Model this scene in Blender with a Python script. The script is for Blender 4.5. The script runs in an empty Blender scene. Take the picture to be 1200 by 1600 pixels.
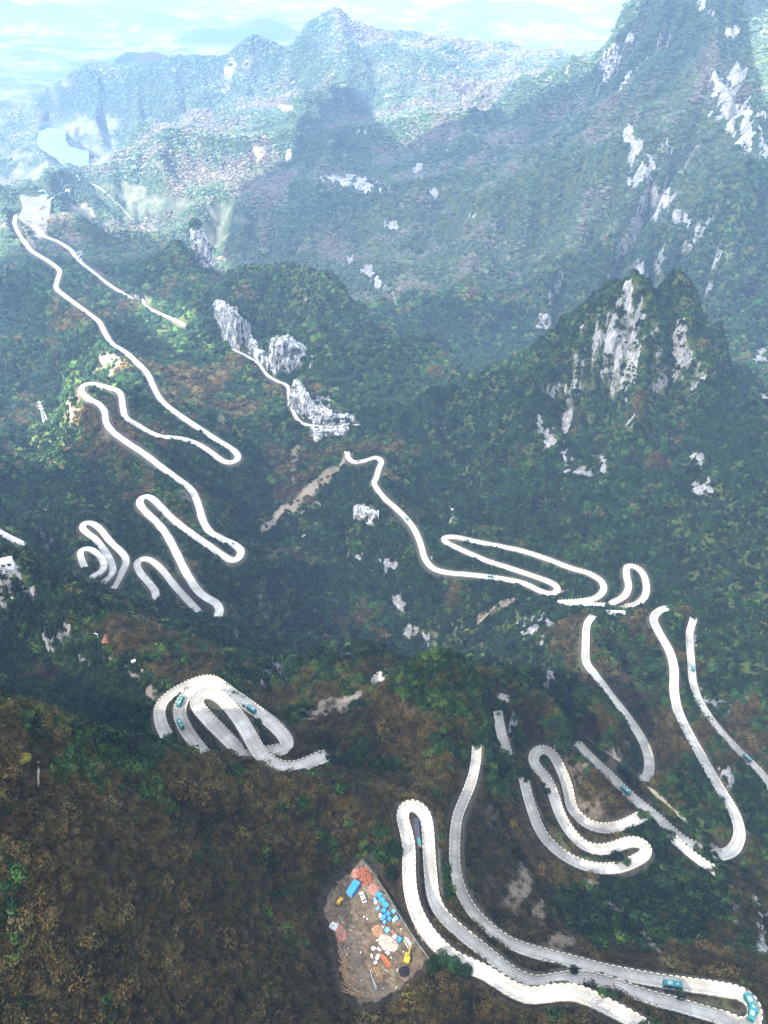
import bpy, math, random
import numpy as np
from mathutils import Vector
random.seed(7); rng = np.random.default_rng(7)
DEV = False
# ------------------------------------------------------------------ camera, world, sun, exposure
scene = bpy.context.scene
ZC = 1400.0; PITCH = 38.0; FPX = 1178.0            # photograph is 1200 x 1600
CP, SP = math.cos(math.radians(PITCH)), math.sin(math.radians(PITCH))
cam_d = bpy.data.cameras.new('camera'); cam = bpy.data.objects.new('camera', cam_d)
scene.collection.objects.link(cam); scene.camera = cam
cam.location = (0, 0, ZC); cam.rotation_euler = (math.radians(90-PITCH), 0, 0)
cam_d.sensor_width = 36; cam_d.lens = FPX/1600*36; cam_d.clip_start = 1; cam_d.clip_end = 60000
SUN_EL = 42.0; SUN_AZ = 48.0; SCREEN_T = .33     # the sun stands behind the camera, SUN_AZ degrees to its left
world = bpy.data.worlds.new('World'); scene.world = world; world.use_nodes = True
wn = world.node_tree; bg = wn.nodes['Background']
sky = wn.nodes.new('ShaderNodeTexSky'); sky.sky_type = 'NISHITA'; sky.sun_disc = False
sky.sun_elevation = math.radians(SUN_EL); sky.sun_rotation = math.radians(180+SUN_AZ)
sky.altitude = 1400; sky.air_density = 1.0; sky.dust_density = 1.0
hs_ = wn.nodes.new('ShaderNodeHueSaturation'); hs_.inputs['Saturation'].default_value = 1.0; wn.links.new(sky.outputs[0], hs_.inputs['Color']); wn.links.new(hs_.outputs[0], bg.inputs[0]); bg.inputs[1].default_value = 0.15
e, a = math.radians(SUN_EL), math.radians(SUN_AZ)
SUN_DIR = np.array([math.sin(a)*math.cos(e), math.cos(a)*math.cos(e), -math.sin(e)])   # the way light travels
sl = bpy.data.lights.new('sun', 'SUN'); sl.energy = 5.0; sl.angle = math.radians(0.5); sl.color = (1, .93, .82)
so = bpy.data.objects.new('sun', sl); scene.collection.objects.link(so)
so.rotation_euler = Vector(SUN_DIR).to_track_quat('-Z', 'Y').to_euler()
vs = scene.view_settings; vs.view_transform = 'Standard'; vs.look = 'None'; vs.exposure = 2.5; vs.gamma = 1
HAZE = 0.68e-4
scene.render.engine = 'CYCLES'; scene.cycles.volume_bounces = 3; scene.cycles.max_bounces = 10; scene.cycles.diffuse_bounces = 4; scene.cycles.transmission_bounces = 8

# ------------------------------------------------------------------ pixel <-> world helpers
def ray(u, v):
    u = np.asarray(u, float)-600; w = 800-np.asarray(v, float)
    return np.stack([u, w*SP+FPX*CP, w*CP-FPX*SP], -1)
def P(u, v, D):                                    # point on the pixel's ray D metres below the camera
    d = ray(u, v); s = np.asarray(D, float)/(-d[..., 2]); p = d*s[..., None]; p[..., 2] += ZC; return p
def PY(u, v, y):
    d = ray(u, v); s = np.asarray(y, float)/d[..., 1]; p = d*s[..., None]; p[..., 2] += ZC; return p
def proj(p):
    q = p-np.array([0, 0, ZC]); dep = q[..., 1]*CP-q[..., 2]*SP; up = q[..., 1]*SP+q[..., 2]*CP
    dep = np.where(dep < 1, 1, dep)
    return 600+FPX*q[..., 0]/dep, 800-FPX*up/dep, dep

# ------------------------------------------------------------------ noise
_perm = rng.random((256, 256)).astype(np.float32)
def vnoise(x, y):
    xi = np.floor(x); yi = np.floor(y); fx = x-xi; fy = y-yi
    xi = xi.astype(np.int64); yi = yi.astype(np.int64)
    fx = fx*fx*fx*(fx*(fx*6-15)+10); fy = fy*fy*fy*(fy*(fy*6-15)+10)
    g = lambda i, j: _perm[(i+j*57) % 256, (j+i*31) % 256]
    a = g(xi, yi); b = g(xi+1, yi); c = g(xi, yi+1); d = g(xi+1, yi+1)
    return (a+(b-a)*fx+(c-a)*fy+(a-b-c+d)*fx*fy)*2-1
def fbm(x, y, n=4, seed=0):
    s = 0; amp = 1; tot = 0
    for i in range(n):
        s = s+amp*vnoise(x+17.3*i+seed, y-9.1*i+seed*1.7); tot += amp; amp *= .5
        x, y = x*1.9*.8+y*1.9*.6, -x*1.9*.6+y*1.9*.8
    return s/tot
def ridged(x, y, n=5, seed=0):
    s = 0; amp = 1; tot = 0; w = 1
    for i in range(n):
        r = 1-np.abs(vnoise(x+11.7*i+seed, y+5.3*i-seed)); r = r*r*w
        s = s+amp*r; tot += amp; amp *= .5; w = np.clip(r*1.6, 0, 1)
        x, y = x*1.95*.8+y*1.95*.6, -x*1.95*.6+y*1.95*.8
    return s/tot

# ------------------------------------------------------------------ roads: pixel polylines, drop below camera, width
ROADS = {}
def R(key, w, pts, label): ROADS[key] = (w, pts, label)
# points: (u, v) or (u, v, D) where the drop is pinned
R('R1', (12.5, 9.5), [(25,335,808),(23,350),(30,367),(40,380),(50,392),(68,403),(83,413),(93,423),(90,437),(88,450),(103,463),(123,478),(143,493),(155,503),(163,518),(175,537),(193,548),(213,565),(230,583),(239,603),(250,623),(267,639),(293,657),(320,675),(343,690),(360,700),(370,709),(371,717),(363,722),(354,722),(343,717),(327,705),(307,693),(283,685),(253,682),(233,675),(213,663),(197,653),(192,637),(189,617),(180,608),(160,603),(143,599),(131,602),(127,611),(137,622),(153,630),(163,642),(166,660),(177,675),(200,692),(227,710),(253,730),(280,750),(300,767),(310,790),(317,813),(327,830),(347,842),(365,850),(376,860),(373,871),(362,875),(347,867),(320,848),(297,832),(267,808),(247,787),(233,776),(221,778),(219,788),(230,802),(247,818),(263,840),(277,867),(290,893),(307,920),(320,932),(337,942),(343,953),(340,964,610)], 'long pale road winding up the far left slope from the plaza')
R('R2', (8.5, 8.5), [(312,957,625),(293,937),(273,915),(253,890),(237,876),(223,873),(214,880),(218,893),(232,910),(242,923),(244,935,620)], 'pale hairpin loop in the left middle, right of two nested loops')
R('R3', (8.5, 8.2), [(176,920,612),(187,900),(197,878),(190,863),(173,847),(157,827),(145,818),(133,817),(129,825),(137,833),(150,843),(163,860),(173,877),(175,893),(160,910,600)], 'tall narrow pale hairpin loop in the left middle')
R('R4', (8, 7.5), [(143,902,592),(160,890),(161,877),(150,863),(137,857),(126,861),(127,873),(132,885,585)], 'small round pale loop road at far left middle')
R('R5', (8, 8), [(-15,822,575),(0,832),(35,850,572)], 'short pale road cut by the left picture edge')
R('R6', (14, 9), [(52,350,806),(67,367),(90,377),(110,390),(123,407),(143,423),(167,442),(187,455),(207,467,795)], 'pale road running right and down from the far plaza')
R('R6b', (8, 9), [(222,467,794),(230,480),(250,490),(270,498),(293,510,788)], 'short pale road stub on the green slope below the far road')
R('R7', (7, 7), [(363,545,752),(383,555),(403,567),(417,585),(433,595),(449,603),(452,623),(459,645),(470,660),(490,665),(517,667),(562,664,742)], 'grey ledge road along the foot of the white cliffs')
R('R8', (8.2, 8), [(542,705,715),(544,715),(553,722),(570,720),(587,715),(596,721),(592,733),(588,747),(585,757),(600,778),(617,793),(637,813),(650,832),(658,853,674),(664,873),(677,888),(700,895),(733,898),(767,902,664),(800,907),(822,913),(845,924),(860,928),(871,923,655),(864,912),(833,900),(797,888),(760,876,664),(732,864),(712,855),(698,848),(694,841,668),(710,839),(742,846),(783,854),(820,862),(856,874),(893,888,650),(920,896),(939,908),(943,922,640),(930,935),(902,940),(872,942,634),(907,944),(943,946),(985,947,628),(1003,938),(1010,922),(1006,899),(993,886,630),(980,886),(979,899),(982,917),(975,932),(955,943,620)], 'pale road zigzagging across the middle of the picture')
R('R8b', (8, 8), [(950,957,583),(976,958,582)], 'tiny piece of pale road on the ridge crest')
R('R9', (7, 7.4), [(927,962,570),(917,977),(915,1009),(916,1035),(930,1055),(952,1085),(980,1121),(1003,1156),(1014,1188),(1012,1212),(1000,1222,490)], 'pale road dropping to a blunt bend on the right')
R('R10', (7.8, 7.4), [(1044,950,566),(1030,955),(1021,968),(1031,991),(1046,1018),(1053,1046),(1053,1078),(1059,1110),(1076,1147),(1099,1188),(1122,1229),(1143,1263),(1152,1285),(1155,1305),(1148,1325),(1134,1335),(1114,1337,456)], 'longest pale road on the right ending in a wide bend')
R('R11', (7, 6.6), [(1084,966,560),(1079,982),(1077,1000),(1080,1037),(1083,1069),(1095,1101),(1117,1133),(1145,1165),(1168,1188),(1190,1210),(1200,1225),(1215,1250,512)], 'pale road leaving through the right picture edge with two teal buses')
R('R12', (7.6, 6.5), [(900,1160,462),(910,1172),(933,1195),(957,1217),(980,1240),(1000,1257),(1027,1278),(1047,1297),(1068,1314),(1092,1325,442)], 'straight pale road with one teal bus on the right')
R('R12b', (5.5, 5.5), [(1047,1306,430),(1070,1327),(1093,1345),(1118,1361,423)], 'short pale road running beside the end of the straight road')
R('R13a', (6, 6.5), [(776,1086,405),(801,1095,407)], 'short pale road top right of the dark green knoll')
R('R13b', (6, 6.5), [(778,1112,402),(780,1130),(784,1150),(793,1179,400)], 'pale road strip beside the dark green knoll')
R('R13', (6, 7), [(818,1217,398),(825,1247),(833,1272),(843,1297),(860,1320),(887,1341),(917,1354),(947,1358),(973,1354),(993,1345),(1008,1335),(1009,1323),(996,1316),(978,1317),(958,1325),(933,1328),(910,1320),(892,1302),(878,1280),(870,1260),(862,1235),(852,1215),(840,1202),(833,1188),(837,1176),(850,1171),(864,1180),(875,1200),(884,1222),(889,1242),(893,1262),(907,1280),(925,1291),(945,1295),(967,1292),(987,1284),(1004,1275,430)], 'pale double hairpin road in the lower right')
R('R14', (5.2, 5.9), [(745,1165,356),(743,1193),(736,1223),(725,1250),(715,1275),(711,1302),(710,1332),(712,1365),(721,1395),(736,1422),(755,1443),(775,1461),(800,1476),(830,1487),(870,1497),(900,1505),(945,1517),(990,1526),(1035,1534),(1080,1540),(1125,1546),(1155,1552),(1172,1562),(1180,1580),(1176,1598),(1160,1604),(1140,1594),(1110,1586),(1080,1577),(1050,1568),(1020,1561),(984,1549),(954,1538),(924,1530),(900,1528),(870,1532),(842,1537),(820,1532),(800,1522),(780,1507),(755,1486),(730,1466),(705,1445),(687,1425),(677,1403),(674,1380),(671,1345),(669,1307),(666,1280),(657,1264),(643,1258),(631,1264),(629,1280),(635,1302),(639,1327),(639,1357),(641,1390),(648,1420),(660,1445),(675,1466),(692,1484),(712,1500),(740,1512),(765,1524),(785,1538),(805,1549),(830,1557),(870,1551),(903,1552),(930,1564),(960,1579),(990,1595),(1012,1610,309)], 'wide pale road doubling back on itself along the bottom of the picture')
R('R15a', (8, 6), [(262,1152,404),(252,1131),(250,1107),(262,1090),(283,1076),(306,1065),(328,1061),(345,1069),(362,1082),(380,1094,402)], 'outermost pale road of the left spiral')
R('R15', (8, 8.6), [(322,1182,396),(305,1161),(289,1137),(281,1115),(287,1093),(304,1078),(327,1072),(348,1078),(369,1090),(396,1109),(420,1127),(439,1145),(449,1160),(446,1170),(433,1173),(417,1175),(391,1177),(376,1173),(359,1158),(338,1137),(320,1118),(308,1102),(311,1088),(326,1083),(343,1089),(361,1107),(379,1131),(393,1155),(407,1179),(425,1194),(443,1200),(465,1199),(487,1191),(510,1180,371)], 'pale spiral road looping over itself on the left')
R('R16', (7.5, 7.5), [(588,1072,395),(589,1063),(600,1053,393)], 'small pale bend of road peeping out left of the dark green knoll')

def resample(pts, step):
    pts = np.asarray(pts, float); d = np.r_[0, np.cumsum(np.linalg.norm(np.diff(pts[:, :2], axis=0), axis=1))]
    n = max(2, int(d[-1]/step)+1); t = np.linspace(0, d[-1], n)
    return np.stack([np.interp(t, d, pts[:, k]) for k in range(pts.shape[1])], 1)
def catmull(p, n=6):
    p = np.asarray(p, float)
    if len(p) < 3: return p
    q = np.vstack([2*p[0]-p[1], p, 2*p[-1]-p[-2]]); out = []
    for i in range(1, len(q)-2):
        t = np.linspace(0, 1, n, endpoint=False)[:, None]
        a, b, c, d = q[i-1], q[i], q[i+1], q[i+2]
        out.append(.5*((2*b)+(-a+c)*t+(2*a-5*b+4*c-d)*t*t+(-a+3*b-3*c+d)*t**3))
    out.append(p[-1:]); return np.vstack(out)
RD = {}                                            # key -> (N,3) centre line, widths
for k, (w, pts, lab) in ROADS.items():
    uv = catmull([(p[0], p[1]) for p in pts], 8)
    pi_ = [(min(i*8, len(uv)-1), p[2]) for i, p in enumerate(pts) if len(p) > 2]; t = np.linspace(0, 1, len(uv))
    for it in range(4):
        c = P(uv[:, 0], uv[:, 1], np.interp(t, [t[i] for i, _ in pi_], [d_ for _, d_ in pi_]))
        L = np.r_[0, np.cumsum(np.linalg.norm(np.diff(c, axis=0), axis=1))]; t = L/L[-1]
    c = resample(np.column_stack([c, w[0]+(w[1]-w[0])*t]), 2.0)
    for it in range(2 if len(c) > 12 else 0):
        c[1:-1] = .25*c[:-2]+.5*c[1:-1]+.25*c[2:]
    RD[k] = (c[:, :3], c[:, 3])
YARD_D = 322.0
YARD = [(572,1345),(540,1372),(512,1398),(508,1430),(522,1452),(530,1490),(536,1520),(545,1552),(575,1566),(605,1556),(640,1530),(662,1505),(655,1480),(632,1448),(606,1405),(585,1362)]
PLAZA_D = 808.0
PLAZA = [(28,300),(70,296),(80,312),(78,335),(72,360),(62,375),(40,352),(28,340),(36,325)]

# ------------------------------------------------------------------ terrain control points (u, v, D)
CT = [
 # foreground brown hill
 (50,1112,215),(-60,1090,205),(110,1150,232),(150,1188,242),(250,1196,262),(330,1188,278),(380,1193,285),(450,1216,298),(520,1218,306),(570,1235,314),(605,1270,316),
 (622,1310,318),(618,1370,320),(560,1300,312),(500,1350,309),(450,1450,304),(300,1400,268),(300,1280,272),(100,1400,228),(-100,1500,222),(0,1250,218),(150,1600,250),(0,1600,236),(-150,1700,230),(400,1600,285),(400,1700,285),(500,1540,312),
 (560,1620,312),(700,1560,313),(650,1540,317),(800,1590,308),(900,1640,303),(1100,1700,300),(700,1700,300),(480,1480,309),(200,1800,240),(600,1850,285),(1000,1850,290),
 # hidden foot behind that hill
 (-60,1060,400),(60,1085,450),(130,1150,440),(200,1165,425),(250,1180,408),
 # left middle ridge
 (-80,850,395),(0,860,400),(45,856,418),(85,876,430),(130,925,426),(160,985,420),(200,1030,412),(235,1085,404),(0,960,440),(0,1040,455),(60,1000,462),(100,1050,470),(170,1100,448),(215,1140,420),
 (250,965,480),(330,975,490),(400,1008,478),(450,1012,468),(500,1008,450),(550,1002,432),(590,1018,425),(420,1060,420),(500,1060,400),(480,1105,385),(550,1100,378),(540,1140,372),(300,1040,425),
 # behind the ridge, lower
 (-60,800,600),(60,840,610),(80,860,620),(240,960,640),(310,985,690),(360,990,720),
 # ravine
 (400,960,735),(450,990,740),(520,985,745),(600,985,735),(640,1000,725),(560,930,735),(480,900,735),(380,900,705),(420,850,725),(470,800,735),(520,760,740),(540,690,745),
 (690,990,705),(730,1000,680),(700,950,690),(780,985,640),(620,880,715),(560,850,725),(640,950,715),(760,930,660),
 # left far slope
 (0,700,752),(0,780,700),(60,760,690),(100,800,655),(0,600,790),(0,500,815),(0,430,820),(-150,600,800),(-150,420,830),(-150,780,690),(60,640,762),(200,560,775),(250,560,770),(300,560,765),(330,620,752),(420,700,742),(440,760,738),(350,780,705),
 (300,460,778),(350,600,762),(200,730,690),(130,740,690),(300,880,650),(180,800,640),
 # hills in the middle: feet
 (600,700,735),(650,760,715),(700,800,690),(600,820,722),(650,620,725),(720,650,700),(780,700,685),(760,780,675),(820,820,662),(600,560,790),(700,560,800),
 # right middle
 (880,860,645),(900,780,640),(960,850,625),(1000,800,630),(1050,860,605),(1100,880,590),(1150,920,570),(1200,900,545),(1250,800,520),(1200,760,545),(1120,760,590),(1060,780,615),(1300,900,500),
 # ridge crest right
 (760,968,630),(800,957,610),(850,950,595),(930,955,582),(1000,952,576),(1065,944,560),(1100,965,560),(1140,985,550),(1200,1000,530),(1300,1050,500),
 (800,1010,600),(760,1050,625),(850,1010,585),(850,1070,590),(880,1120,560),(900,1140,540),(960,1160,515),(1060,1200,488),(1100,1250,472),(1000,1050,545),(960,1000,560),(1150,1080,535),(1200,1150,515),(1250,1250,500),(1200,1300,490),
 (1050,1260,466),(1080,1290,460),(980,1200,480),
 # centre knoll surroundings
 (650,1080,372),(620,1120,366),(700,1145,366),(760,1150,372),(660,1180,356),(580,1180,366),(540,1215,358),(600,1230,345),(700,1220,348),(660,1238,335),(690,1260,338),(690,1400,332),
 (800,1200,392),(770,1230,372),(760,1330,365),(800,1400,368),(780,1290,378),(860,1400,384),(950,1420,390),(860,1450,362),(1000,1440,372),(1050,1400,405),(1100,1420,405),(1150,1400,415),(1200,1450,400),(1000,1490,350),(1100,1500,352),(1180,1500,362),(1260,1500,400),(1250,1400,440),
 (850,1110,402),(880,1130,406),(905,1160,420),(900,1200,425),(920,1240,432),(960,1250,436),(1020,1310,432),(1060,1350,424),(1120,1375,428),(830,1150,398),(1000,1380,412),
 # station spur and the valley behind
 (100,300,822),(130,330,835),(160,400,815),(110,345,818),(200,420,808),(260,440,800),(330,430,795),
 # main back valley floor
 (140,275,960),(220,345,955),(300,380,950),(380,390,950),(480,420,950),(560,450,950),(640,490,950),(720,540,930),(780,520,900),(850,470,880),(900,440,870),(60,200,960),(100,250,960),(-100,150,970),(1150,560,800),(1200,500,820),(1100,520,820),
 (1250,480,840),(1000,500,850),
]
CTY = [ # (u, v, y) far points: given by distance
 (545,140,4300),(530,200,3700),(500,300,3000),(560,380,2700),(450,250,3400),(400,300,3000),(350,250,3300),(300,330,2900),(250,250,3500),(200,180,4100),(160,230,3700),(300,150,4300),(400,120,4600),
 (620,260,3100),(700,200,3400),(700,350,2750),(800,300,2700),(800,420,2350),(900,350,2400),(900,200,3100),(1000,300,2400),(1000,150,2900),(1100,250,2450),(1150,150,2700),(1200,250,2300),(1150,350,2150),(1200,400,1950),(1080,370,2150),(1300,300,2100),(1300,100,2700),
 (950,430,2200),(640,430,2380),(300,80,5200),(200,90,5600),(100,150,4900),(120,110,5400),(900,90,4200),(850,60,4700),(780,60,4900),(640,60,5100),(1000,60,3700),(1080,40,3400),(1200,20,3200),(1300,-20,3100),
 (-60,250,3300),(-60,330,2700),(0,280,3000),(0,330,2700),(-200,350,2600),
]
# ridge tents: (u, v, y or D flagged), side slope, roughness
TENTS = [
 # twin peak on the right
 ([(850,484,'D',528),(905,445,'D',486),(955,408,'D',436),(985,380,'D',398),(1002,370,'D',387),(1020,388,'D',402)], 1.7, .8),
 ([(1046,436,'D',466),(1060,400,'D',430),(1074,386,'D',415),(1094,408,'D',436),(1130,470,'D',500),(1160,540,'D',560),(1180,600,'D',590)], 1.5, .8),
 ([(1003,400,'D',418),(1010,470,'D',480),(1010,560,'D',540),(1000,650,'D',580)], 1.15, .7),
 ([(1075,408,'D',435),(1085,480,'D',490),(1110,560,'D',540)], 1.15, .7),
 ([(1240,590,'D',520),(1200,612,'D',545),(1150,640,'D',575),(1100,690,'D',598),(1060,740,'D',612)], .8, .6),
 # green spurs running down left of the twin peak
 ([(850,492,'D',535),(800,545,'D',590),(770,540,'D',615),(740,580,'D',650),(700,640,'D',690)], .9, .6),
 ([(870,520,'D',548),(840,600,'D',595),(800,680,'D',640),(770,740,'D',668)], .8, .6),
 # cliff hills in the middle
 ([(345,378,'D',632),(385,356,'D',604),(425,346,'D',590),(470,368,'D',602),(520,400,'D',632),(560,436,'D',664),(600,470,'D',696)], 1.6, .8),
 ([(440,500,'D',668),(480,475,'D',660),(510,480,'D',668)], 1.3, .5),
 ([(500,530,'D',690),(560,510,'D',675),(620,500,'D',672),(670,500,'D',680),(700,520,'D',700)], .95, .7),
 ([(480,580,'D',706),(530,550,'D',690),(580,560,'D',690)], 1.3, .5),
 # dark station spur
 ([(85,338,'D',790),(130,345,'D',765),(200,358,'D',738),(250,372,'D',722),(300,385,'D',705),(345,395,'D',690)], .75, .7),
 ([(-160,235,'D',760),(-60,255,'D',775),(20,285,'D',800)], .5, .5),
 # hill (560,640) lobe above the ledge road
 ([(520,600,'D',712),(580,590,'D',700),(650,575,'D',705)], 1.0, .6),
 # far crest
 ([(195,70,'Y',6000),(245,62,'Y',5900),(300,85,'Y',5600),(350,62,'Y',5500),(390,42,'Y',5400),(420,58,'Y',5300),(455,72,'Y',5300),(480,50,'Y',5200),(497,22,'Y',5200),(520,8,'Y',5200),(560,20,'Y',5200),(600,32,'Y',5200),(640,42,'Y',5200),(665,62,'Y',5100),(710,76,'Y',5000),(750,60,'Y',4900),(790,52,'Y',4800),(840,50,'Y',4700),(885,44,'Y',4500),(935,38,'Y',4200),(962,10,'Y',4000),(1000,0,'Y',3900),(1050,-40,'Y',3700),(1120,-90,'Y',3500),(1250,-130,'Y',3300)], .75, 1.0),
 ([(110,100,'Y',5200),(150,85,'Y',5400),(195,70,'Y',6000)], .5, .8),
 # spurs on the far face
 ([(390,42,'Y',5400),(370,120,'Y',4700),(330,180,'Y',4100),(290,250,'Y',3600)], .6, .9),
 ([(530,10,'Y',5200),(545,130,'Y',4350),(535,200,'Y',3750),(510,290,'Y',3150),(470,350,'Y',2750)], .65, .9),
 ([(700,80,'Y',5000),(690,190,'Y',3500),(660,260,'Y',3100),(640,330,'Y',2750)], .6, .9),
 ([(885,44,'Y',4500),(870,130,'Y',3500),(830,220,'Y',2950),(760,320,'Y',2550),(740,400,'Y',2250)], .65, .9),
 ([(1120,-90,'Y',3500),(1130,60,'Y',2900),(1040,170,'Y',2600),(1010,270,'Y',2400),(950,360,'Y',2200)], .7, .9),
 ([(1250,0,'Y',2900),(1190,180,'Y',2350),(1130,320,'Y',2150),(1090,380,'Y',2050)], .75, .9),
 ([(1290,330,'Y',1900),(1215,430,'Y',1750),(1160,500,'Y',1600)], .8, .8),
 # knoll and humps nearby
 ([(650,1018,'D',309),(688,1003,'D',300),(716,1016,'D',306),(744,1050,'D',326),(767,1086,'D',348)], 2.6, .15),
 ([(618,1046,'D',340),(650,1018,'D',309)], 2.4, .15),
 ([(525,1010,'D',430),(560,998,'D',418),(590,1015,'D',428)], 1.2, .3),
 ([(640,1130,'D',345),(690,1150,'D',345),(720,1165,'D',350)], .6, .3),
 ([(825,1098,'D',398),(860,1110,'D',396),(895,1140,'D',412)], .8, .3),
]

# ------------------------------------------------------------------ heightfield
NR, NCOL = (700, 440) if DEV else (1500, 900)
Y0, Y1, YC = -60.0, 24000.0, 170.0
def row_y(t): return np.exp(np.log(Y0+YC)+(np.log(Y1+YC)-np.log(Y0+YC))*t)-YC
tt = np.linspace(0, 1, NR)
LW = np.interp(tt, [0,.12,.5,.80,.86,1], [1.0,1.3,1.0,1.1,.5,.3]); LW = np.r_[0, np.cumsum(LW[1:])]; LW /= LW[-1]
gy = row_y(LW)
gs = np.linspace(-1, 1, NCOL)
hw = 60+.68*(gy+YC)
GX = gs[None, :]*hw[:, None]; GY = np.repeat(gy[:, None], NCOL, 1)
def lc(x, y):                                     # scale-free coordinates
    q = np.maximum(y+YC, 30); return np.stack([x/q, np.log(q)], -1)
LK = [(60,206),(78,200),(100,205),(105,225),(120,232),(137,238),(136,262),(133,278),(112,268),(90,250),(66,234),(58,222)]; LAKE_D = 952.0
ctrl = [P(*c) for c in CT]+[PY(*c) for c in CTY]
roadpts = []
for k, (c, w) in RD.items():
    step = max(1, int(len(c)/max(2, (sum(np.hypot(*np.diff(np.array(proj(c)[:2]), axis=1)))/22))))
    roadpts += [p for i, p in enumerate(c[::step])]
roadpts = np.array(roadpts)
ctrl = np.array(ctrl)
rl = lc(ctrl[:, 0], ctrl[:, 1]); rr = lc(roadpts[:, 0], roadpts[:, 1])
dm = np.linalg.norm(rl[:, None]-rr[None], axis=2).min(1)
ctrl = ctrl[dm > .012]
nfix = len(roadpts)
allc = np.vstack([roadpts]+[P(np.array([p[0] for p in Q]), np.array([p[1] for p in Q]), d) for Q, d in ((YARD, YARD_D), (PLAZA, PLAZA_D))]); nfix = len(allc); allc = np.vstack([allc, P(np.array([p[0] for p in LK]), np.array([p[1] for p in LK]), LAKE_D+5.0), ctrl])
far = [(x, y, ZC-980) for y in (6500, 9000, 14000, 26000) for x in (-.9*y, -.5*y, -.2*y, .1*y, .4*y, .9*y)]+[(x, 5600, ZC-975) for x in (-3000, -2200)]
far += [(3000, 2500, 1300), (3800, 4500, 1500), (-2600, 2000, 600), (-3500, 3500, 450), (-900, 300, 1050), (900, 300, 1050), (-500, -200, 1200), (500, -200, 1200), (0, -250, 1150)]
allc = np.vstack([allc, np.array(far)])
L = lc(allc[:, 0], allc[:, 1])
keep = [0]
for i in range(1, len(L)):
    if np.linalg.norm(L[keep]-L[i], axis=1).min() < .004: continue
    dd_ = np.hypot(*(allc[keep, :2]-allc[i, :2]).T); sl_ = np.abs(allc[keep, 2]-allc[i, 2])/np.maximum(dd_, 1)
    if i >= nfix and sl_.max() > (2.6 if allc[i, 1] < 330 else 1.5): j_ = keep[int(sl_.argmax())]; print('drop', [round(float(t_)) for t_ in (*np.array(proj(allc[i]))[:2], ZC-allc[i, 2])], 'against', [round(float(t_)) for t_ in (*np.array(proj(allc[j_]))[:2], ZC-allc[j_, 2])]); continue
    keep.append(i)
allc, L = allc[keep], L[keep]
C0 = .012
def phi(a, b): return np.sqrt(((a[:, None]-b[None])**2).sum(-1)+C0*C0)
zq = np.maximum(allc[:, 1]+YC, 30)
valc = (allc[:, 2]-ZC)/zq                          # interpolate the slope seen from the camera
n = len(L); A = np.zeros((n+1, n+1)); A[:n, :n] = -phi(L, L); A[:n, n] = 1; A[n, :n] = 1
A[:n, :n] += np.eye(n)*-.0003
coef = np.linalg.solve(A, np.r_[valc, 0])
def rbf(x, y):
    sh = x.shape; q = lc(x.ravel(), y.ravel()); out = np.empty(len(q))
    for i in range(0, len(q), 4000):
        out[i:i+4000] = -phi(q[i:i+4000], L)@coef[:n]+coef[n]
    return ZC+(out*np.maximum(y.ravel()+YC, 30)).reshape(0 or -1).reshape(sh)
def coarse_to_fine(f, sr=5, sc=4):
    ri = np.arange(0, NR+sr, sr).clip(0, NR-1); ci = np.arange(0, NCOL+sc, sc).clip(0, NCOL-1)
    ri = np.unique(ri); ci = np.unique(ci)
    v = f(GX[np.ix_(ri, ci)], GY[np.ix_(ri, ci)])
    a = np.empty((len(ri), NCOL))
    for i in range(len(ri)): a[i] = np.interp(np.arange(NCOL), ci, v[i])
    b = np.empty((NR, NCOL)); k = np.searchsorted(ri, np.arange(NR), side='right')-1; k = k.clip(0, len(ri)-2)
    f_ = ((np.arange(NR)-ri[k])/(ri[k+1]-ri[k]))[:, None]
    return a[k]*(1-f_)+a[k+1]*f_
GZ = coarse_to_fine(rbf)
LX = GX/(GY+YC); LY = np.log(GY+YC); SC = GY+YC
warp = .5*fbm(LX*9, LY*9, 3, 3)
def smax(a, b, k): h = np.clip(.5+.5*(a-b)/k, 0, 1); return b*(1-h)+a*h+k*h*(1-h)
tent_noise = fbm(LX*14+warp, LY*14, 4, 21); crag = fbm(LX*60, LY*60, 3, 5)
for pts, sl_, rough in TENTS:
    q = np.array([P(p[0], p[1], p[3]) if p[2] == 'D' else PY(p[0], p[1], p[3]) for p in pts])
    hmax = 700*(q[:, 1].max()+YC)/2500
    r0 = np.searchsorted(gy, q[:, 1].min()-hmax); r1 = np.searchsorted(gy, q[:, 1].max()+hmax)
    x, y = GX[r0:r1], GY[r0:r1]; best = np.full(x.shape, -1e9)
    for a_, b_ in zip(q[:-1], q[1:]):
        ab = b_-a_; t = ((x-a_[0])*ab[0]+(y-a_[1])*ab[1])/(ab[0]**2+ab[1]**2); t = t.clip(0, 1)
        d = np.hypot(x-a_[0]-t*ab[0], y-a_[1]-t*ab[1])
        rel = d/SC[r0:r1]
        dd = d*(1+.45*rough*tent_noise[r0:r1]*np.clip(rel*30, 0, 1))
        soft = (.0035 if sl_ > 1.1 else .006)*SC[r0:r1]
        best = np.maximum(best, a_[2]+t*ab[2]-sl_*(np.sqrt(dd*dd+soft*soft)-soft))
    best += crag[r0:r1]*.0035*rough*SC[r0:r1]
    GZ[r0:r1] = smax(GZ[r0:r1], best, (.004 if sl_ > 1.1 else .008)*SC[r0:r1])
ROADL = lc(roadpts[:, 0], roadpts[:, 1])
def road_dist(x, y):
    q = lc(x.ravel(), y.ravel()); out = np.empty(len(q))
    for i in range(0, len(q), 20000): out[i:i+20000] = np.sqrt(((q[i:i+20000, None]-ROADL[None])**2).sum(-1).min(1))
    return out.reshape(x.shape)
RDIST = coarse_to_fine(road_dist, 6, 6)
damp = np.clip((RDIST-.012)/.055, 0, 1); damp = damp*damp*(3-2*damp)
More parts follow.
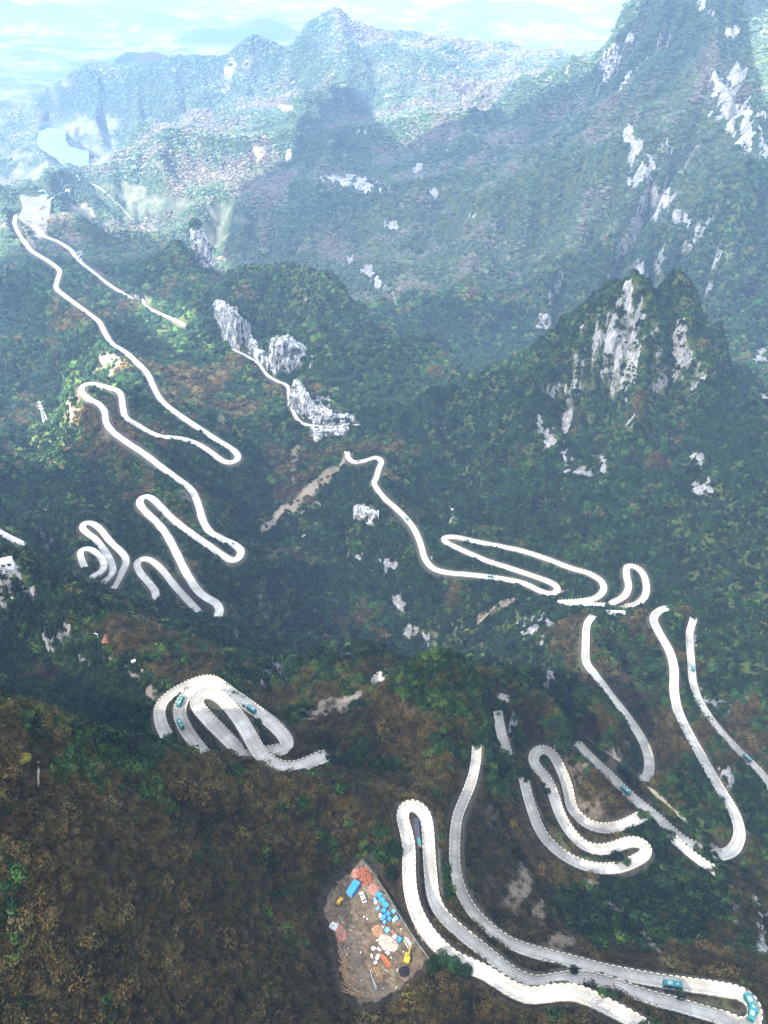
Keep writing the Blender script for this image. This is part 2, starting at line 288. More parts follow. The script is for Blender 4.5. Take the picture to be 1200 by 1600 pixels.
# broad relief, then a stream-power erosion pass that cuts branching gullies
amp = np.interp(GY, [0, 150, 500, 1000, 2000, 4500, 6000, 9000], [.002, .004, .018, .040, .058, .052, .006, .001])
GZ += (ridged(LX*6+.4*warp, LY*6+.3*warp, 4, 2)-.5)*amp*SC*damp+fbm(LX*22, LY*22, 3, 14)*amp*.22*SC
er, ec = (3, 2); ER, EC = np.arange(0, NR, er), np.arange(0, NCOL, ec)
def erode(GZ, steps=7, K=.014):
    z = GZ[np.ix_(ER, EC)].copy(); H, W = z.shape; S = SC[np.ix_(ER, EC)]; X = GX[np.ix_(ER, EC)]; Y = GY[np.ix_(ER, EC)]
    cell = np.abs(np.gradient(X, axis=1)*np.gradient(Y, axis=0))/(S*S); z0 = z.copy()
    idx = np.arange(H*W).reshape(H, W)
    for st in range(steps):
        best = np.zeros((H, W)); rec = idx.copy(); dist = np.ones((H, W))
        for dy, dx in ((-1, 0), (1, 0), (0, -1), (0, 1), (-1, -1), (-1, 1), (1, -1), (1, 1)):
            ys, yd = (slice(max(dy, 0), H+min(dy, 0)), slice(max(-dy, 0), H+min(-dy, 0)))
            xs, xd = (slice(max(dx, 0), W+min(dx, 0)), slice(max(-dx, 0), W+min(-dx, 0)))
            d = np.hypot(X[ys, xs]-X[yd, xd], Y[ys, xs]-Y[yd, xd])+1e-6
            sl2 = (z[yd, xd]-z[ys, xs])/d; m = sl2 > best[yd, xd]
            best[yd, xd] = np.where(m, sl2, best[yd, xd]); rec[yd, xd] = np.where(m, idx[ys, xs], rec[yd, xd]); dist[yd, xd] = np.where(m, d, dist[yd, xd])
        order = np.argsort(z.ravel()); rl_ = rec.ravel().tolist(); Ar = cell.ravel().tolist(); ol = order.tolist()
        for i in reversed(ol):
            r_ = rl_[i]
            if r_ != i: Ar[r_] += Ar[i]
        F = (K*np.sqrt(np.array(Ar))*S.ravel()/dist.ravel()*14).tolist(); zl = z.ravel().tolist()
        for i in ol:
            r_ = rl_[i]
            if r_ != i and zl[r_] < zl[i]: f = F[i]; zl[i] = (zl[i]+f*zl[r_])/(1+f)
        z = np.array(zl).reshape(H, W)
        # hillslope diffusion
        z[1:-1, 1:-1] += .12*(z[:-2, 1:-1]+z[2:, 1:-1]+z[1:-1, :-2]+z[1:-1, 2:]-4*z[1:-1, 1:-1])
    d = z-z0; a = np.empty((H, NCOL))
    for i in range(H): a[i] = np.interp(np.arange(NCOL), EC, d[i])
    k = (np.searchsorted(ER, np.arange(NR), side='right')-1).clip(0, H-2); f_ = ((np.arange(NR)-ER[k])/(ER[k+1]-ER[k]))[:, None]
    return a[k]*(1-f_)+a[k+1]*f_
dz0_ = 0; dz = erode(GZ); print('erosion', dz.min(), dz.mean())
GZ += dz*np.interp(GY, [0, 200, 400, 900, 6000, 8000], [0, .12, .45, 1, 1, 0])*damp
GZ += fbm(LX*70, LY*70, 4, 9)*np.interp(GY, [0, 400, 1000, 5000, 7000], [.003, .003, .003, .0025, .0002])*SC
# low hills on the far plain
farw = np.clip((GY-6200)/1500, 0, 1)*np.clip((ZC-850-GZ)/60, 0, 1)
GZ += farw*np.maximum(0, fbm(GX/1500, GY/2200, 3, 40)-.12)*520

LK = [(60,206),(78,200),(100,205),(105,225),(120,232),(137,238),(136,262),(133,278),(112,268),(90,250),(66,234),(58,222)]; LAKE_D = 952.0
def poly_in(poly, u, v):
    m = np.zeros(np.shape(u), bool); j = len(poly)-1
    for i in range(len(poly)):
        (x1, y1), (x2, y2) = poly[i], poly[j]
        m ^= ((y1 > v) != (y2 > v)) & (u < (x2-x1)*(v-y1)/((y2-y1) or 1e-9)+x1); j = i
    return m
lu, lv, _ = proj(np.stack([GX, GY, np.full(GX.shape, ZC-LAKE_D)], -1))
lkm = np.zeros(GX.shape)
for du, dv in ((0, 0), (5, 0), (-5, 0), (0, 4), (0, -4), (9, 0), (-9, 0), (0, 8), (0, -8)): lkm += poly_in(LK, lu+du, lv+dv)/9.
GZ = np.where(lkm > 0, np.minimum(GZ, ZC-LAKE_D-8+np.clip(1-lkm, 0, 1)**1*28*(lkm < .99)), GZ)
# ---- cut and fill for roads, yard, plaza; sight lines kept open
U = np.full(GZ.shape, 1e9); Lo = np.full(GZ.shape, -1e9); DN = np.full(GZ.shape, 1e9); ZN = np.zeros(GZ.shape); WN = np.zeros(GZ.shape)
def pin(p, w0, cut, fill, reach):
    r0, r1 = np.searchsorted(gy, [p[1]-reach, p[1]+reach])
    if r1 <= r0: return
    h = hw[(r0+r1)//2]; c0 = int(((p[0]-reach)/h+1)/2*(NCOL-1)); c1 = int(((p[0]+reach)/h+1)/2*(NCOL-1))+2
    c0 = max(c0-1, 0); c1 = min(c1, NCOL)
    if c1 <= c0: return
    s = np.s_[r0:r1, c0:c1]
    d = np.hypot(GX[s]-p[0], GY[s]-p[1]); e_ = np.maximum(0, d-w0)
    g_ = 1+5*(e_/reach)**4
    U[s] = np.minimum(U[s], p[2]+cut*e_*g_); Lo[s] = np.maximum(Lo[s], p[2]-fill*e_*g_)
    m = d-w0 < DN[s]; DN[s] = np.where(m, d-w0, DN[s]); ZN[s] = np.where(m, p[2], ZN[s])
for k, (c, w) in RD.items():
    dist = c[:, 1].mean(); sp = max(1, int(dist/600))
    over = np.zeros(len(c), bool)
    if k == 'R15':
        uu, vv, _ = proj(c); i0 = int(len(c)*.80); over[i0-25:] = (np.hypot(uu[i0-25:]-400, vv[i0-25:]-1170) < 17)
    for i in range(0, len(c), sp):
        if over[i]: continue
        g = max(2.0, .0035*(c[i, 1]+YC)); ct_ = 2.4 if k in ('R16', 'R13a', 'R13b') else 1.3
        pin(c[i]-np.array([0, 0, .45+.0012*c[i, 1]]), w[i]/2+g*.6, ct_, 2.0 if c[i, 1] < 720 else 1.2, max(38, .035*(c[i, 1]+YC)))
def poly_in(poly, u, v):
    m = np.zeros(np.shape(u), bool); j = len(poly)-1
    for i in range(len(poly)):
        (x1, y1), (x2, y2) = poly[i], poly[j]
        m ^= ((y1 > v) != (y2 > v)) & (u < (x2-x1)*(v-y1)/((y2-y1) or 1e-9)+x1); j = i
    return m
for Q, d, st, w0, fill, cut, rc in ((YARD, YARD_D, 3, 2.6, 1.2, 1.6, 40), (PLAZA, PLAZA_D, 4, 9, .7, 1.6, 90), (LK, LAKE_D+9, 5, 22, .6, .42, 420)):
    uu, vv = np.meshgrid(np.arange(min(p[0] for p in Q), max(p[0] for p in Q), st), np.arange(min(p[1] for p in Q), max(p[1] for p in Q), st))
    m = poly_in(Q, uu, vv)
    for a_, b_ in zip(uu[m], vv[m]): pin(P(a_, b_, d), w0, cut, fill, rc)
conf = Lo > U
zc = np.clip(GZ, Lo, U)
zc = np.where(conf, np.clip(GZ, ZN-1.2*np.maximum(0, DN), ZN+1.2*np.maximum(0, DN)), zc)
near = np.clip(DN/3, 0, 1)
GZ = np.where(DN < 1e8, zc, GZ)
# sight lines: nothing in front of a visible stretch of road may stand above the line to the camera
NA, AZM = 2400, 1.25
azg = np.arctan2(GX, np.maximum(GY, 1)); rg = np.hypot(GX, GY)
nrb = 900; rb = lambda r: (np.log(np.maximum(r, 30)/30)/math.log(8000/30)*nrb).astype(int).clip(0, nrb-1)
ab = lambda a: ((a+AZM)/(2*AZM)*NA).astype(int).clip(0, NA-1)
TT = np.full((NA, nrb), -1e9)
vis_pts = [resample(np.column_stack([c, w]), 1.0) for c, w in RD.values()]
for c in vis_pts:
    t_ = np.gradient(c[:, :2], axis=0); t_ /= np.linalg.norm(t_, axis=1)[:, None]+1e-9; nrm = np.stack([-t_[:, 1], t_[:, 0]], 1)
    for o_ in np.linspace(-.5, .5, 7):
        q = c[:, :2]+nrm*(c[:, 3:4]*o_); r_ = np.hypot(q[:, 0], q[:, 1]); T = (ZC-c[:, 2])/r_
        np.maximum.at(TT, (ab(np.arctan2(q[:, 0], q[:, 1])), rb(r_*.985)), T)
TT = np.maximum.accumulate(TT[:, ::-1], axis=1)[:, ::-1]
for s_ in (1, -1): TT = np.maximum(TT, np.roll(TT, s_, axis=0))
def sight_limit(x, y):                             # highest z allowed at (x, y)
    r_ = np.hypot(x, y); T = TT[ab(np.arctan2(x, np.maximum(y, 1))), rb(r_)]
    return np.where(T > 0, ZC-r_*T, 1e9)
lim = sight_limit(GX, GY)-.002*SC
viol = np.clip(GZ-lim, 0, None)*(GY < 7000)*(GY > 20)
viol = np.where(DN < .3, 0, viol)
if True:
    vv = viol.copy()
    for it in range(3):
        vv[1:-1, 1:-1] = np.maximum(vv[1:-1, 1:-1], .25*(vv[:-2, 1:-1]+vv[2:, 1:-1]+vv[1:-1, :-2]+vv[1:-1, 2:])*.98)
    GZ -= np.where(DN < .3, 0, vv)
print('terrain rows', NR, 'max carve', float(viol.max()))
def hz(x, y):                                      # bilinear height lookup
    x = np.asarray(x, float); y = np.asarray(y, float)
    fr = np.interp(y, gy, np.arange(NR)); r_ = np.clip(fr.astype(int), 0, NR-2); f1 = fr-r_
    def at(rr):
        fc = ((x/hw[rr]+1)/2*(NCOL-1)).clip(0, NCOL-1.001); c_ = fc.astype(int); f2 = fc-c_
        return GZ[rr, c_]*(1-f2)+GZ[rr, c_+1]*f2
    return at(r_)*(1-f1)+at(r_+1)*f1
def hit(u, v, y0=30, y1=20000):                    # march pixel rays into the terrain
    u = np.atleast_1d(np.asarray(u, float)); v = np.atleast_1d(np.asarray(v, float)); d = ray(u, v); d = d/d[:, 1:2]
    ys = np.exp(np.linspace(math.log(y0), math.log(y1), 1400)); out = np.full(len(u), y1, float); done = np.zeros(len(u), bool)
    for a_, b_ in zip(ys[:-1], ys[1:]):
        z = ZC+d[:, 2]*b_; m = (~done) & (z < hz(d[:, 0]*b_, np.full(len(u), b_)))
        out[m] = b_; done |= m
        if done.all(): break
    lo = out/1.01; hi = out.copy()
    for _ in range(12):
        mid = (lo+hi)/2; m = ZC+d[:, 2]*mid < hz(d[:, 0]*mid, mid); hi = np.where(m, mid, hi); lo = np.where(m, lo, mid)
    p = d*hi[:, None]; p[:, 2] += ZC; return p
#@@SPLIT
# ------------------------------------------------------------------ surface masks (material kind by place)
GU, GV, GD = proj(np.stack([GX, GY, GZ], -1))
nz1 = fbm(LX*40, LY*40, 4, 33); nz2 = fbm(LX*120, LY*120, 3, 61); nz3 = fbm(LX*9, LY*9, 3, 71); streak = fbm(LX*230, LY*70, 3, 91); nz4 = fbm(LX*28, LY*28, 3, 47)
rock = np.zeros(GZ.shape); bare = np.zeros(GZ.shape); pale = np.zeros(GZ.shape); grass = np.zeros(GZ.shape)
def spot(arr, u, v, ru, rv, ang=0, st=1, soft=.35, rag=.55, tol=.14):
    q = hit(u, v)[0]; _, _, d0 = proj(q)
    r0, r1 = np.searchsorted(gy, [q[1]*.72-20, q[1]*1.35+20]); r0 = max(r0, 0)
    s = np.s_[r0:r1]; a_ = math.radians(ang)
    du, dv = GU[s]-u, GV[s]-v; p, q_ = (du*math.cos(a_)+dv*math.sin(a_))/ru, (-du*math.sin(a_)+dv*math.cos(a_))/rv
    m = 1-np.sqrt(p*p+q_*q_)+rag*(nz1[s]*.8+nz2[s]*.5)+(streak[s]*1.1-.12 if arr is rock else 0)
    m = np.clip(m/soft, 0, 1)*(np.abs(GD[s]/d0-1) < tol)*st
    arr[s] = np.maximum(arr[s], m)
# pale limestone faces (u, v, half sizes, tilt)
for a_ in [(1145,165,34,52,-35),(1165,205,24,34,-40),(1195,235,16,22,-50),(995,225,18,34,10),(1008,270,22,26,30),(1030,305,22,30,-10),(1040,232,12,16,0),(1075,345,26,10,30),
           (1150,120,14,26,20),(1100,10,10,18,-50),(985,60,10,12,0),(1145,48,14,8,0),(980,210,10,22,20),
           (540,283,56,11,8),(560,205,12,5,0),(445,245,10,14,0),
           (608,352,12,10,0),(575,425,12,10,0),(590,440,12,10,0),(614,460,6,14,-20),(545,405,8,12,0),(680,300,10,10,0),(655,265,14,8,0),
           (957,490,13,40,25,.9),(975,455,10,16,20),(1000,420,12,10,-40),(938,525,26,18,10),(990,500,30,5,-20,.7),(1015,520,26,4,-25,.7),(955,545,14,22,-30,.9),
           (872,608,22,12,-15),(886,660,9,26,10),(862,685,20,26,40,.8),(885,720,12,20,0),(905,735,26,8,20),(942,735,9,26,0),(845,665,8,22,-10),(1095,720,16,18,-20),(1100,765,22,12,0),(1035,600,26,6,-20),
           (1188,560,14,22,0),(1195,620,6,12,-30),(850,500,10,14,0),
           (835,985,22,22,20,.9),(860,1050,14,46,5,.8),(845,970,18,12,0),(1120,1100,26,14,20,.8),(1140,1210,18,26,30,.7),(1085,1000,7,34,0,.7),
           (630,950,9,34,-25),(640,985,12,16,0),(665,1000,8,12,0),(605,880,16,16,0,.8),(570,805,22,9,0),(560,870,16,6,20),(705,795,6,24,-10),(665,870,10,8,0),
           (10,910,22,40,0,.95),(50,925,14,10,0),(75,1000,10,36,-10,.7),(102,990,12,18,20,.7),(130,1030,16,14,0,.6),(1188,1460,16,60,0,.8),(1150,1440,8,36,0,.5),
           (450,560,34,24,10,.8),(500,625,30,18,30,.6),(375,515,20,30,-30,.6),(22,1120,22,10,60,.4),(20,1440,14,10,0,.6),(800,1130,10,30,0,.5),(40,1150,12,8,0,.5)]:
    spot(rock, *a_[:5], st=(a_[5] if len(a_) > 5 else 1))
# scree, gravel, soil
for a_ in [(515,1108,46,18,-15),(560,1085,24,9,-20),(815,1385,26,44,15),(840,1420,16,30,0),(925,1380,16,34,0),(875,1470,26,18,0),(960,1420,40,10,35),(1010,1460,60,8,55),(965,1180,26,30,0,.8),(930,1270,30,28,0,.7),
           (745,1180,10,26,0),(770,1400,40,60,0,.35),(770,1280,30,60,0,.35),(655,1110,40,20,0,.4),(650,1290,8,40,0,.5),(690,1350,6,70,0,.5),(480,770,70,11,-42,1.2),(430,808,50,9,-45,1.2),(540,715,30,6,-50,.8),
           (460,720,9,60,3,.55),(490,790,40,10,-20,.5),(330,600,14,40,25,.5),(170,570,34,22,0,.8),(560,770,14,40,20,.4),(440,860,40,10,-25,.5),(120,630,18,40,0,.7),(160,690,10,34,20,.5),(210,520,24,14,0,.3),
           (20,400,12,34,20,.5),(60,370,16,20,20,.7),(130,330,30,24,50,.7),(200,445,60,26,20,.3),(680,1000,6,22,0,.5),(790,945,30,6,-30,.9),(745,965,30,5,-25,.8),(170,1030,20,8,25,.8),(205,1050,26,7,45,.8),(235,1078,14,18,0,.9),
           (215,1150,14,10,0,.5),(530,1300,24,10,0,.2),(800,1180,8,40,0,.4),(1080,680,26,8,0,.2),(1050,1130,12,8,0,.4),(900,1200,26,30,0,.5),(380,640,30,30,0,.3),(350,670,16,24,0,.35),(270,810,24,14,0,.5),(295,775,18,10,0,.5)]:
    spot(bare, *a_[:5], st=(a_[5] if len(a_) > 5 else 1), soft=.6, rag=.8)
for a_ in [(440,168,42,9,5,.9),(405,240,22,20,-50,1),(358,120,12,32,15,.8),(392,95,20,22,20,.7),(512,203,20,7,0,.5),(300,180,50,30,0,.35),(600,110,90,40,0,.3),(250,260,60,30,-30,.35),(700,150,90,24,0,.3)]:
    spot(bare, *a_[:5], st=a_[5], soft=1.0, rag=1.0, tol=.25)
# grass: bright terraces and meadows; some far spots paint sunlit patches as yellow-green
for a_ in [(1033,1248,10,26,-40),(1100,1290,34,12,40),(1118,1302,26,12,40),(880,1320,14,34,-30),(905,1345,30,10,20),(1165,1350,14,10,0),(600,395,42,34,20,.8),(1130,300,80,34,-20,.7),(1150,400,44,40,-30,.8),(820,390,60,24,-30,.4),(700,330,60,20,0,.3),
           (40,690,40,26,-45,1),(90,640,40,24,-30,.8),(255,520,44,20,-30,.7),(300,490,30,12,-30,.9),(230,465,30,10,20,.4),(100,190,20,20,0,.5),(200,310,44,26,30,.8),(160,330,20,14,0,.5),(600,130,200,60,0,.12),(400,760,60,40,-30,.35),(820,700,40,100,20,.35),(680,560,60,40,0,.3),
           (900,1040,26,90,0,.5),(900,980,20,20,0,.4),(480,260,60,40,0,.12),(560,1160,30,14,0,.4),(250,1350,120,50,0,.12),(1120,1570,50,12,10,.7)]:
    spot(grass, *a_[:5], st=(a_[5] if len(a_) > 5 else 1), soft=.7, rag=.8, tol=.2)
# pale farmland of the far valley and plain
low = np.clip((ZC-880-GZ)/40, 0, 1)
pale = np.maximum(pale, low*(GY > 3000)*np.clip(.5+1.8*nz1+.9*fbm(GX/420, GY/520, 3, 5), 0, 1))
for a_ in [(30,150,60,40,10),(60,180,50,30,30),(40,120,90,30,0),(90,300,40,14,30),(165,310,44,9,30),(195,345,30,8,40),(150,60,60,12,-25),(210,335,16,6,-30),(130,255,12,30,0),(110,330,1,1,0)]:
    spot(pale, *a_[:5], soft=1.2, rag=1.0, tol=.35, st=.85)
yardm = poly_in(YARD, GU, GV)*(np.abs(GZ-(ZC-YARD_D)) < 3); plazam = (np.abs(GZ-(ZC-PLAZA_D)) < 4)*poly_in(PLAZA, GU, GV)
slope = np.hypot(np.gradient(GZ, axis=0)/np.gradient(GY, axis=0), np.gradient(GZ, axis=1)/np.gradient(GX, axis=1))
rock = np.maximum(rock, np.clip((slope-np.interp(GY, [1500, 2200], [2.0, 2.5])+.9*nz1+.5*nz2)/.4, 0, 1)*.55*(GY > 345)*damp)
cutm = np.clip((2.5-DN)/2, 0, 1)*(DN < 1e8)*(GY < 2950); bare = np.where(yardm, 1, bare); cutm = cutm*(1-np.exp(-((GU-588)/95)**2-((GV-1455)/125)**2))
# green (1) against winter brown (0)
green = .58+.8*nz3+.6*nz1+.75*nz4*np.clip(GY/350, .35, 1)
green = green+np.interp(GY, [0, 180, 260, 420, 700, 2500, 5000], [-.62, -.5, -.1, .15, .5, .35, .15])
def zone(u, v, ru, rv, add, tol=.25):
    q = hit(u, v)[0]; d0 = proj(q)[2]
    m = np.exp(-((GU-u)/ru)**2-((GV-v)/rv)**2)*(np.abs(GD/d0-1) < tol); return add*m
for a_ in [(690,1070,75,60,.3),(1050,1430,110,60,1.0),(870,1410,40,40,1.2),(960,1440,50,50,1.2),(150,1120,110,70,1.0),(430,930,90,80,.6),(780,1230,30,90,.9),(60,880,100,60,.8),(225,1170,40,20,1.2),(560,1195,50,20,.8),(1010,1300,40,30,1),(15,1350,30,160,.8),
           (620,1120,60,40,-.7),(620,1160,60,50,-.5),(560,1010,70,40,-.35),(220,1000,100,50,-.6),(800,1380,90,90,-1),(790,1470,120,40,-.9),(770,1280,50,70,-.8),(250,1400,250,200,-.25),(1040,640,60,120,-.35),(1090,520,60,80,-.25),(380,450,60,50,-.4),(930,1270,50,40,-.8),(640,540,60,30,-.3),
           (150,470,90,60,-.5),(330,620,80,80,-.4),(1050,1150,120,80,-.3),(840,180,200,60,-.3),(540,60,150,50,-.4)]:
    green += zone(*a_)
mk_ = zone(688,1065,62,52,1.0); green = np.where(mk_ > .36, .70+.06*nz1, green)
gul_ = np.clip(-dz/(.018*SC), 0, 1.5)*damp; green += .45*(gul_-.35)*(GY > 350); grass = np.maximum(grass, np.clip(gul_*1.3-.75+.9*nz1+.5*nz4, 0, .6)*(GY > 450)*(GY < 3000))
green = np.clip(green, 0, 1)
# vegetation density
veg = (1-np.clip(rock*1.5, 0, 1))*(1-np.clip(bare*1.25+.8*nz2*bare, 0, .96))*(1-np.clip(pale*2, 0, 1))*(1-np.clip(grass, 0, 1)*.75)
veg *= (DN > np.where(GY < 500, 1.6, np.where(GY > 2950, -1e9, .004*SC)))*(lkm < .05)*(~yardm)*(~plazam)
veg *= 1-.5*np.clip(np.abs(GV-GV)*0, 0, 1)

# ------------------------------------------------------------------ materials
MATS = {}
class NT:
    def __init__(s, name):
        s.m = bpy.data.materials.new(name); s.m.use_nodes = True; s.t = s.m.node_tree; s.b = s.t.nodes['Principled BSDF']; s.b.inputs['Specular IOR Level'].default_value = .25
    def n(s, ty, **k):
        o = s.t.nodes.new(ty)
        for a_, b_ in k.items():
            if a_.startswith('i_'): o.inputs[a_[2:].replace('_', ' ')].default_value = b_
            else: setattr(o, a_, b_)
        return o
    def l(s, a_, b_): s.t.links.new(a_, b_)
    def noise(s, co, scale, detail=4, rough=.55, dist=0):
        o = s.n('ShaderNodeTexNoise'); o.inputs['Scale'].default_value = scale; o.inputs['Detail'].default_value = detail; o.inputs['Roughness'].default_value = rough; o.inputs['Distortion'].default_value = dist
        s.l(co, o.inputs['Vector']); return o.outputs['Fac']
    def ramp(s, f, stops):
        o = s.n('ShaderNodeValToRGB'); e_ = o.color_ramp.elements
        while len(e_) < len(stops): e_.new(.5)
        for q, (p, c) in zip(e_, stops): q.position = p; q.color = (*c, 1) if not isinstance(c, (int, float)) else (c, c, c, 1)
        s.l(f, o.inputs[0]); return o.outputs[0]
    def mix(s, f, a_, b_, mode='MIX'):
        o = s.n('ShaderNodeMix', data_type='RGBA', blend_type=mode)
        for i, v in ((0, f), (6, a_), (7, b_)):
            if isinstance(v, (int, float)): o.inputs[i].default_value = v
            elif isinstance(v, tuple): o.inputs[i].default_value = (*v, 1)
            else: s.l(v, o.inputs[i])
        return o.outputs[2]
    def math(s, op, a_, b_=0):
        o = s.n('ShaderNodeMath', operation=op)
        for i, v in ((0, a_), (1, b_)):
            if isinstance(v, (int, float)): o.inputs[i].default_value = v
            else: s.l(v, o.inputs[i])
        return o.outputs[0]
def flat(name, col, rough=.6, var=.12, scale=.8, metal=0):      # painted or plain surface with a little wear
    if name in MATS: return MATS[name]
    t = NT(name); co = t.n('ShaderNodeTexCoord').outputs['Object']; f = t.noise(co, scale, 5)
    lo = tuple(c*(1-var*1.6) for c in col); hi = tuple(min(1, c*(1+var)) for c in col)
    t.l(t.ramp(f, [(.3, lo), (.7, hi)]), t.b.inputs['Base Color']); t.b.inputs['Roughness'].default_value = rough; t.b.inputs['Metallic'].default_value = metal
    MATS[name] = t.m; return t.m
def terrain_mat():
    t = NT('mountain_ground'); co = t.n('ShaderNodeNewGeometry').outputs['Position']
    at = t.n('ShaderNodeAttribute', attribute_name='kinds'); sp = t.n('ShaderNodeSeparateColor'); t.l(at.outputs['Color'], sp.inputs[0])
    at2 = t.n('ShaderNodeAttribute', attribute_name='kinds_b'); sp2 = t.n('ShaderNodeSeparateColor'); t.l(at2.outputs['Color'], sp2.inputs[0])
    rock_, green_, bare_ = sp.outputs; pale_, grass_lit_, cut_ = sp2.outputs
    n_s = t.noise(co, .35, 6, .7); n_m = t.noise(co, .06, 6, .65); n_l = t.noise(co, .012, 5, .6)
    n_x = t.mix(.5, n_s, n_m)
    brown = t.ramp(n_x, [(.3, (.010, .007, .004)), (.5, (.024, .016, .009)), (.7, (.05, .034, .02))])
    gr = t.ramp(n_x, [(.3, (.004, .008, .003)), (.5, (.010, .022, .008)), (.72, (.028, .05, .018))])
    g2 = t.math('ADD', green_, t.math('MULTIPLY', t.math('SUBTRACT', n_m, .5), 1.2))
    base = t.mix(t.ramp(g2, [(.35, 0.), (.65, 1.)]), brown, gr)
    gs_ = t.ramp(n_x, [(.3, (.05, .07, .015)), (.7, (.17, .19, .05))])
    base = t.mix(t.math('MULTIPLY', grass_lit_, .8), base, gs_)
    soil = t.ramp(t.mix(.5, n_s, n_l), [(.3, (.10, .075, .05)), (.5, (.2, .165, .125)), (.72, (.36, .32, .27))])
    bm = t.ramp(t.math('ADD', bare_, t.math('MULTIPLY', t.math('SUBTRACT', t.mix(.5, n_s, n_m), .5), 1.6)), [(.12, 0.), (.9, 1.)])
    base = t.mix(bm, base, soil)
    vm = t.n('ShaderNodeMapping'); vm.inputs['Scale'].default_value = (1, 1, .22); t.l(co, vm.inputs[0])
    r1 = t.noise(vm.outputs[0], .22, 7, .7, .6); r2 = t.noise(vm.outputs[0], .035, 7, .75, .5)
    rk = t.ramp(t.mix(.5, r1, r2), [(.36, (.03, .03, .035)), (.45, (.14, .14, .14)), (.54, (.32, .31, .30)), (.66, (.54, .53, .51))])
    rm = t.ramp(t.math('ADD', rock_, t.math('MULTIPLY', t.math('SUBTRACT', t.mix(.5, r1, n_m), .5), 1.7)), [(.42, 0.), (.58, 1.)])
    base = t.mix(rm, base, rk)
    plc = t.ramp(t.mix(.5, t.noise(co, .006, 6, .7), t.noise(co, .03, 5, .7)), [(.38, (.03, .05, .03)), (.46, (.06, .075, .045)), (.54, (.11, .11, .08)), (.66, (.22, .21, .18))])
    base = t.mix(pale_, base, plc)
    base = t.mix(t.math('MULTIPLY', cut_, .8), base, t.ramp(n_s, [(.3, (.05, .04, .03)), (.7, (.16, .14, .11))]))
    t.l(base, t.b.inputs['Base Color']); t.b.inputs['Roughness'].default_value = .95; t.b.inputs['Specular IOR Level'].default_value = .08
    bp = t.n('ShaderNodeBump'); bp.inputs['Strength'].default_value = .9; bp.inputs['Distance'].default_value = 4
    t.l(t.mix(rm, n_x, r1), bp.inputs['Height']); t.l(bp.outputs[0], t.b.inputs['Normal']); return t.m
def rock_mat(name='limestone'):
    if name in MATS: return MATS[name]
    t = NT(name); co = t.n('ShaderNodeNewGeometry').outputs['Position']
    vm = t.n('ShaderNodeMapping'); vm.inputs['Scale'].default_value = (1, 1, .4); t.l(co, vm.inputs[0])
    r1 = t.noise(vm.outputs[0], .085, 8, .62, .9); r2 = t.noise(co, .05, 6, .7, .3)
    c = t.ramp(t.mix(.45, r1, r2), [(.38, (.03, .035, .04)), (.45, (.17, .17, .175)), (.52, (.42, .415, .40)), (.62, (.68, .67, .65))])
    mo = t.ramp(t.noise(co, .05, 6, .7), [(.5, 0.), (.56, .95)]); c = t.mix(mo, c, (.025, .035, .014))
    t.l(c, t.b.inputs['Base Color']); t.b.inputs['Roughness'].default_value = .9
    bp = t.n('ShaderNodeBump'); bp.inputs['Strength'].default_value = 1; bp.inputs['Distance'].default_value = 3; t.l(r1, bp.inputs['Height']); t.l(bp.outputs[0], t.b.inputs['Normal'])
    MATS[name] = t.m; return t.m
def road_mat():
    t = NT('concrete_road'); co = t.n('ShaderNodeNewGeometry').outputs['Position']
    uv = t.n('ShaderNodeAttribute', attribute_name='along'); sp = t.n('ShaderNodeSeparateColor'); t.l(uv.outputs['Color'], sp.inputs[0])
    n1 = t.noise(co, .09, 6, .65); n2 = t.noise(co, 1.4, 5, .6)
    c = t.ramp(t.mix(.35, n1, n2), [(.34, (.24, .225, .195)), (.5, (.42, .40, .355)), (.64, (.60, .58, .53))])
    # slab joints, patched slabs and wheel tracks that run with the road
    dv = t.math('FRACT', t.math('DIVIDE', sp.outputs[0], 5.0)); j = t.math('LESS_THAN', dv, .03)
    wn_ = t.n('ShaderNodeTexWhiteNoise', noise_dimensions='1D'); t.l(t.math('FLOOR', t.math('DIVIDE', sp.outputs[0], 15.0)), wn_.inputs['W'])
    c = t.mix(t.math('MULTIPLY', t.math('GREATER_THAN', wn_.outputs['Value'], .7), .45), c, (.25, .235, .205))
    tr = t.math('ABSOLUTE', t.math('SUBTRACT', t.math('ABSOLUTE', sp.outputs[1]), .45))
    c = t.mix(t.math('MULTIPLY', t.math('LESS_THAN', t.math('ADD', tr, t.math('MULTIPLY', n1, .12)), .16), .38), c, (.22, .205, .18))
    ed = t.math('GREATER_THAN', t.math('ADD', t.math('ABSOLUTE', sp.outputs[1]), t.math('MULTIPLY', t.math('SUBTRACT', n2, .5), .3)), .93)
    c = t.mix(t.math('MULTIPLY', ed, .5), c, (.16, .13, .10)); c = t.mix(t.math('MULTIPLY', j, .35), c, (.2, .19, .17))
    c = t.mix(sp.outputs[2], c, (.22, .20, .18))
    t.l(c, t.b.inputs['Base Color']); t.b.inputs['Roughness'].default_value = .85; return t.m
def leaf_mat(name, stops, tr=.0):
    t = NT(name); oi = t.n('ShaderNodeObjectInfo').outputs['Random']; co = t.n('ShaderNodeNewGeometry').outputs['Position']
    n_ = t.noise(co, .045, 4, .6); nf = t.noise(co, 1.3, 3)
    f = t.math('ADD', t.math('MULTIPLY', oi, .62), t.math('ADD', t.math('MULTIPLY', t.math('SUBTRACT', n_, .5), 1.0), t.math('ADD', t.math('MULTIPLY', t.math('SUBTRACT', nf, .5), .35), .2)))
    t.l(t.ramp(f, stops), t.b.inputs['Base Color']); t.b.inputs['Roughness'].default_value = .75; t.b.inputs['Specular IOR Level'].default_value = .12; return t.m
M_TER = terrain_mat(); M_ROAD = road_mat(); M_ROCK = rock_mat()
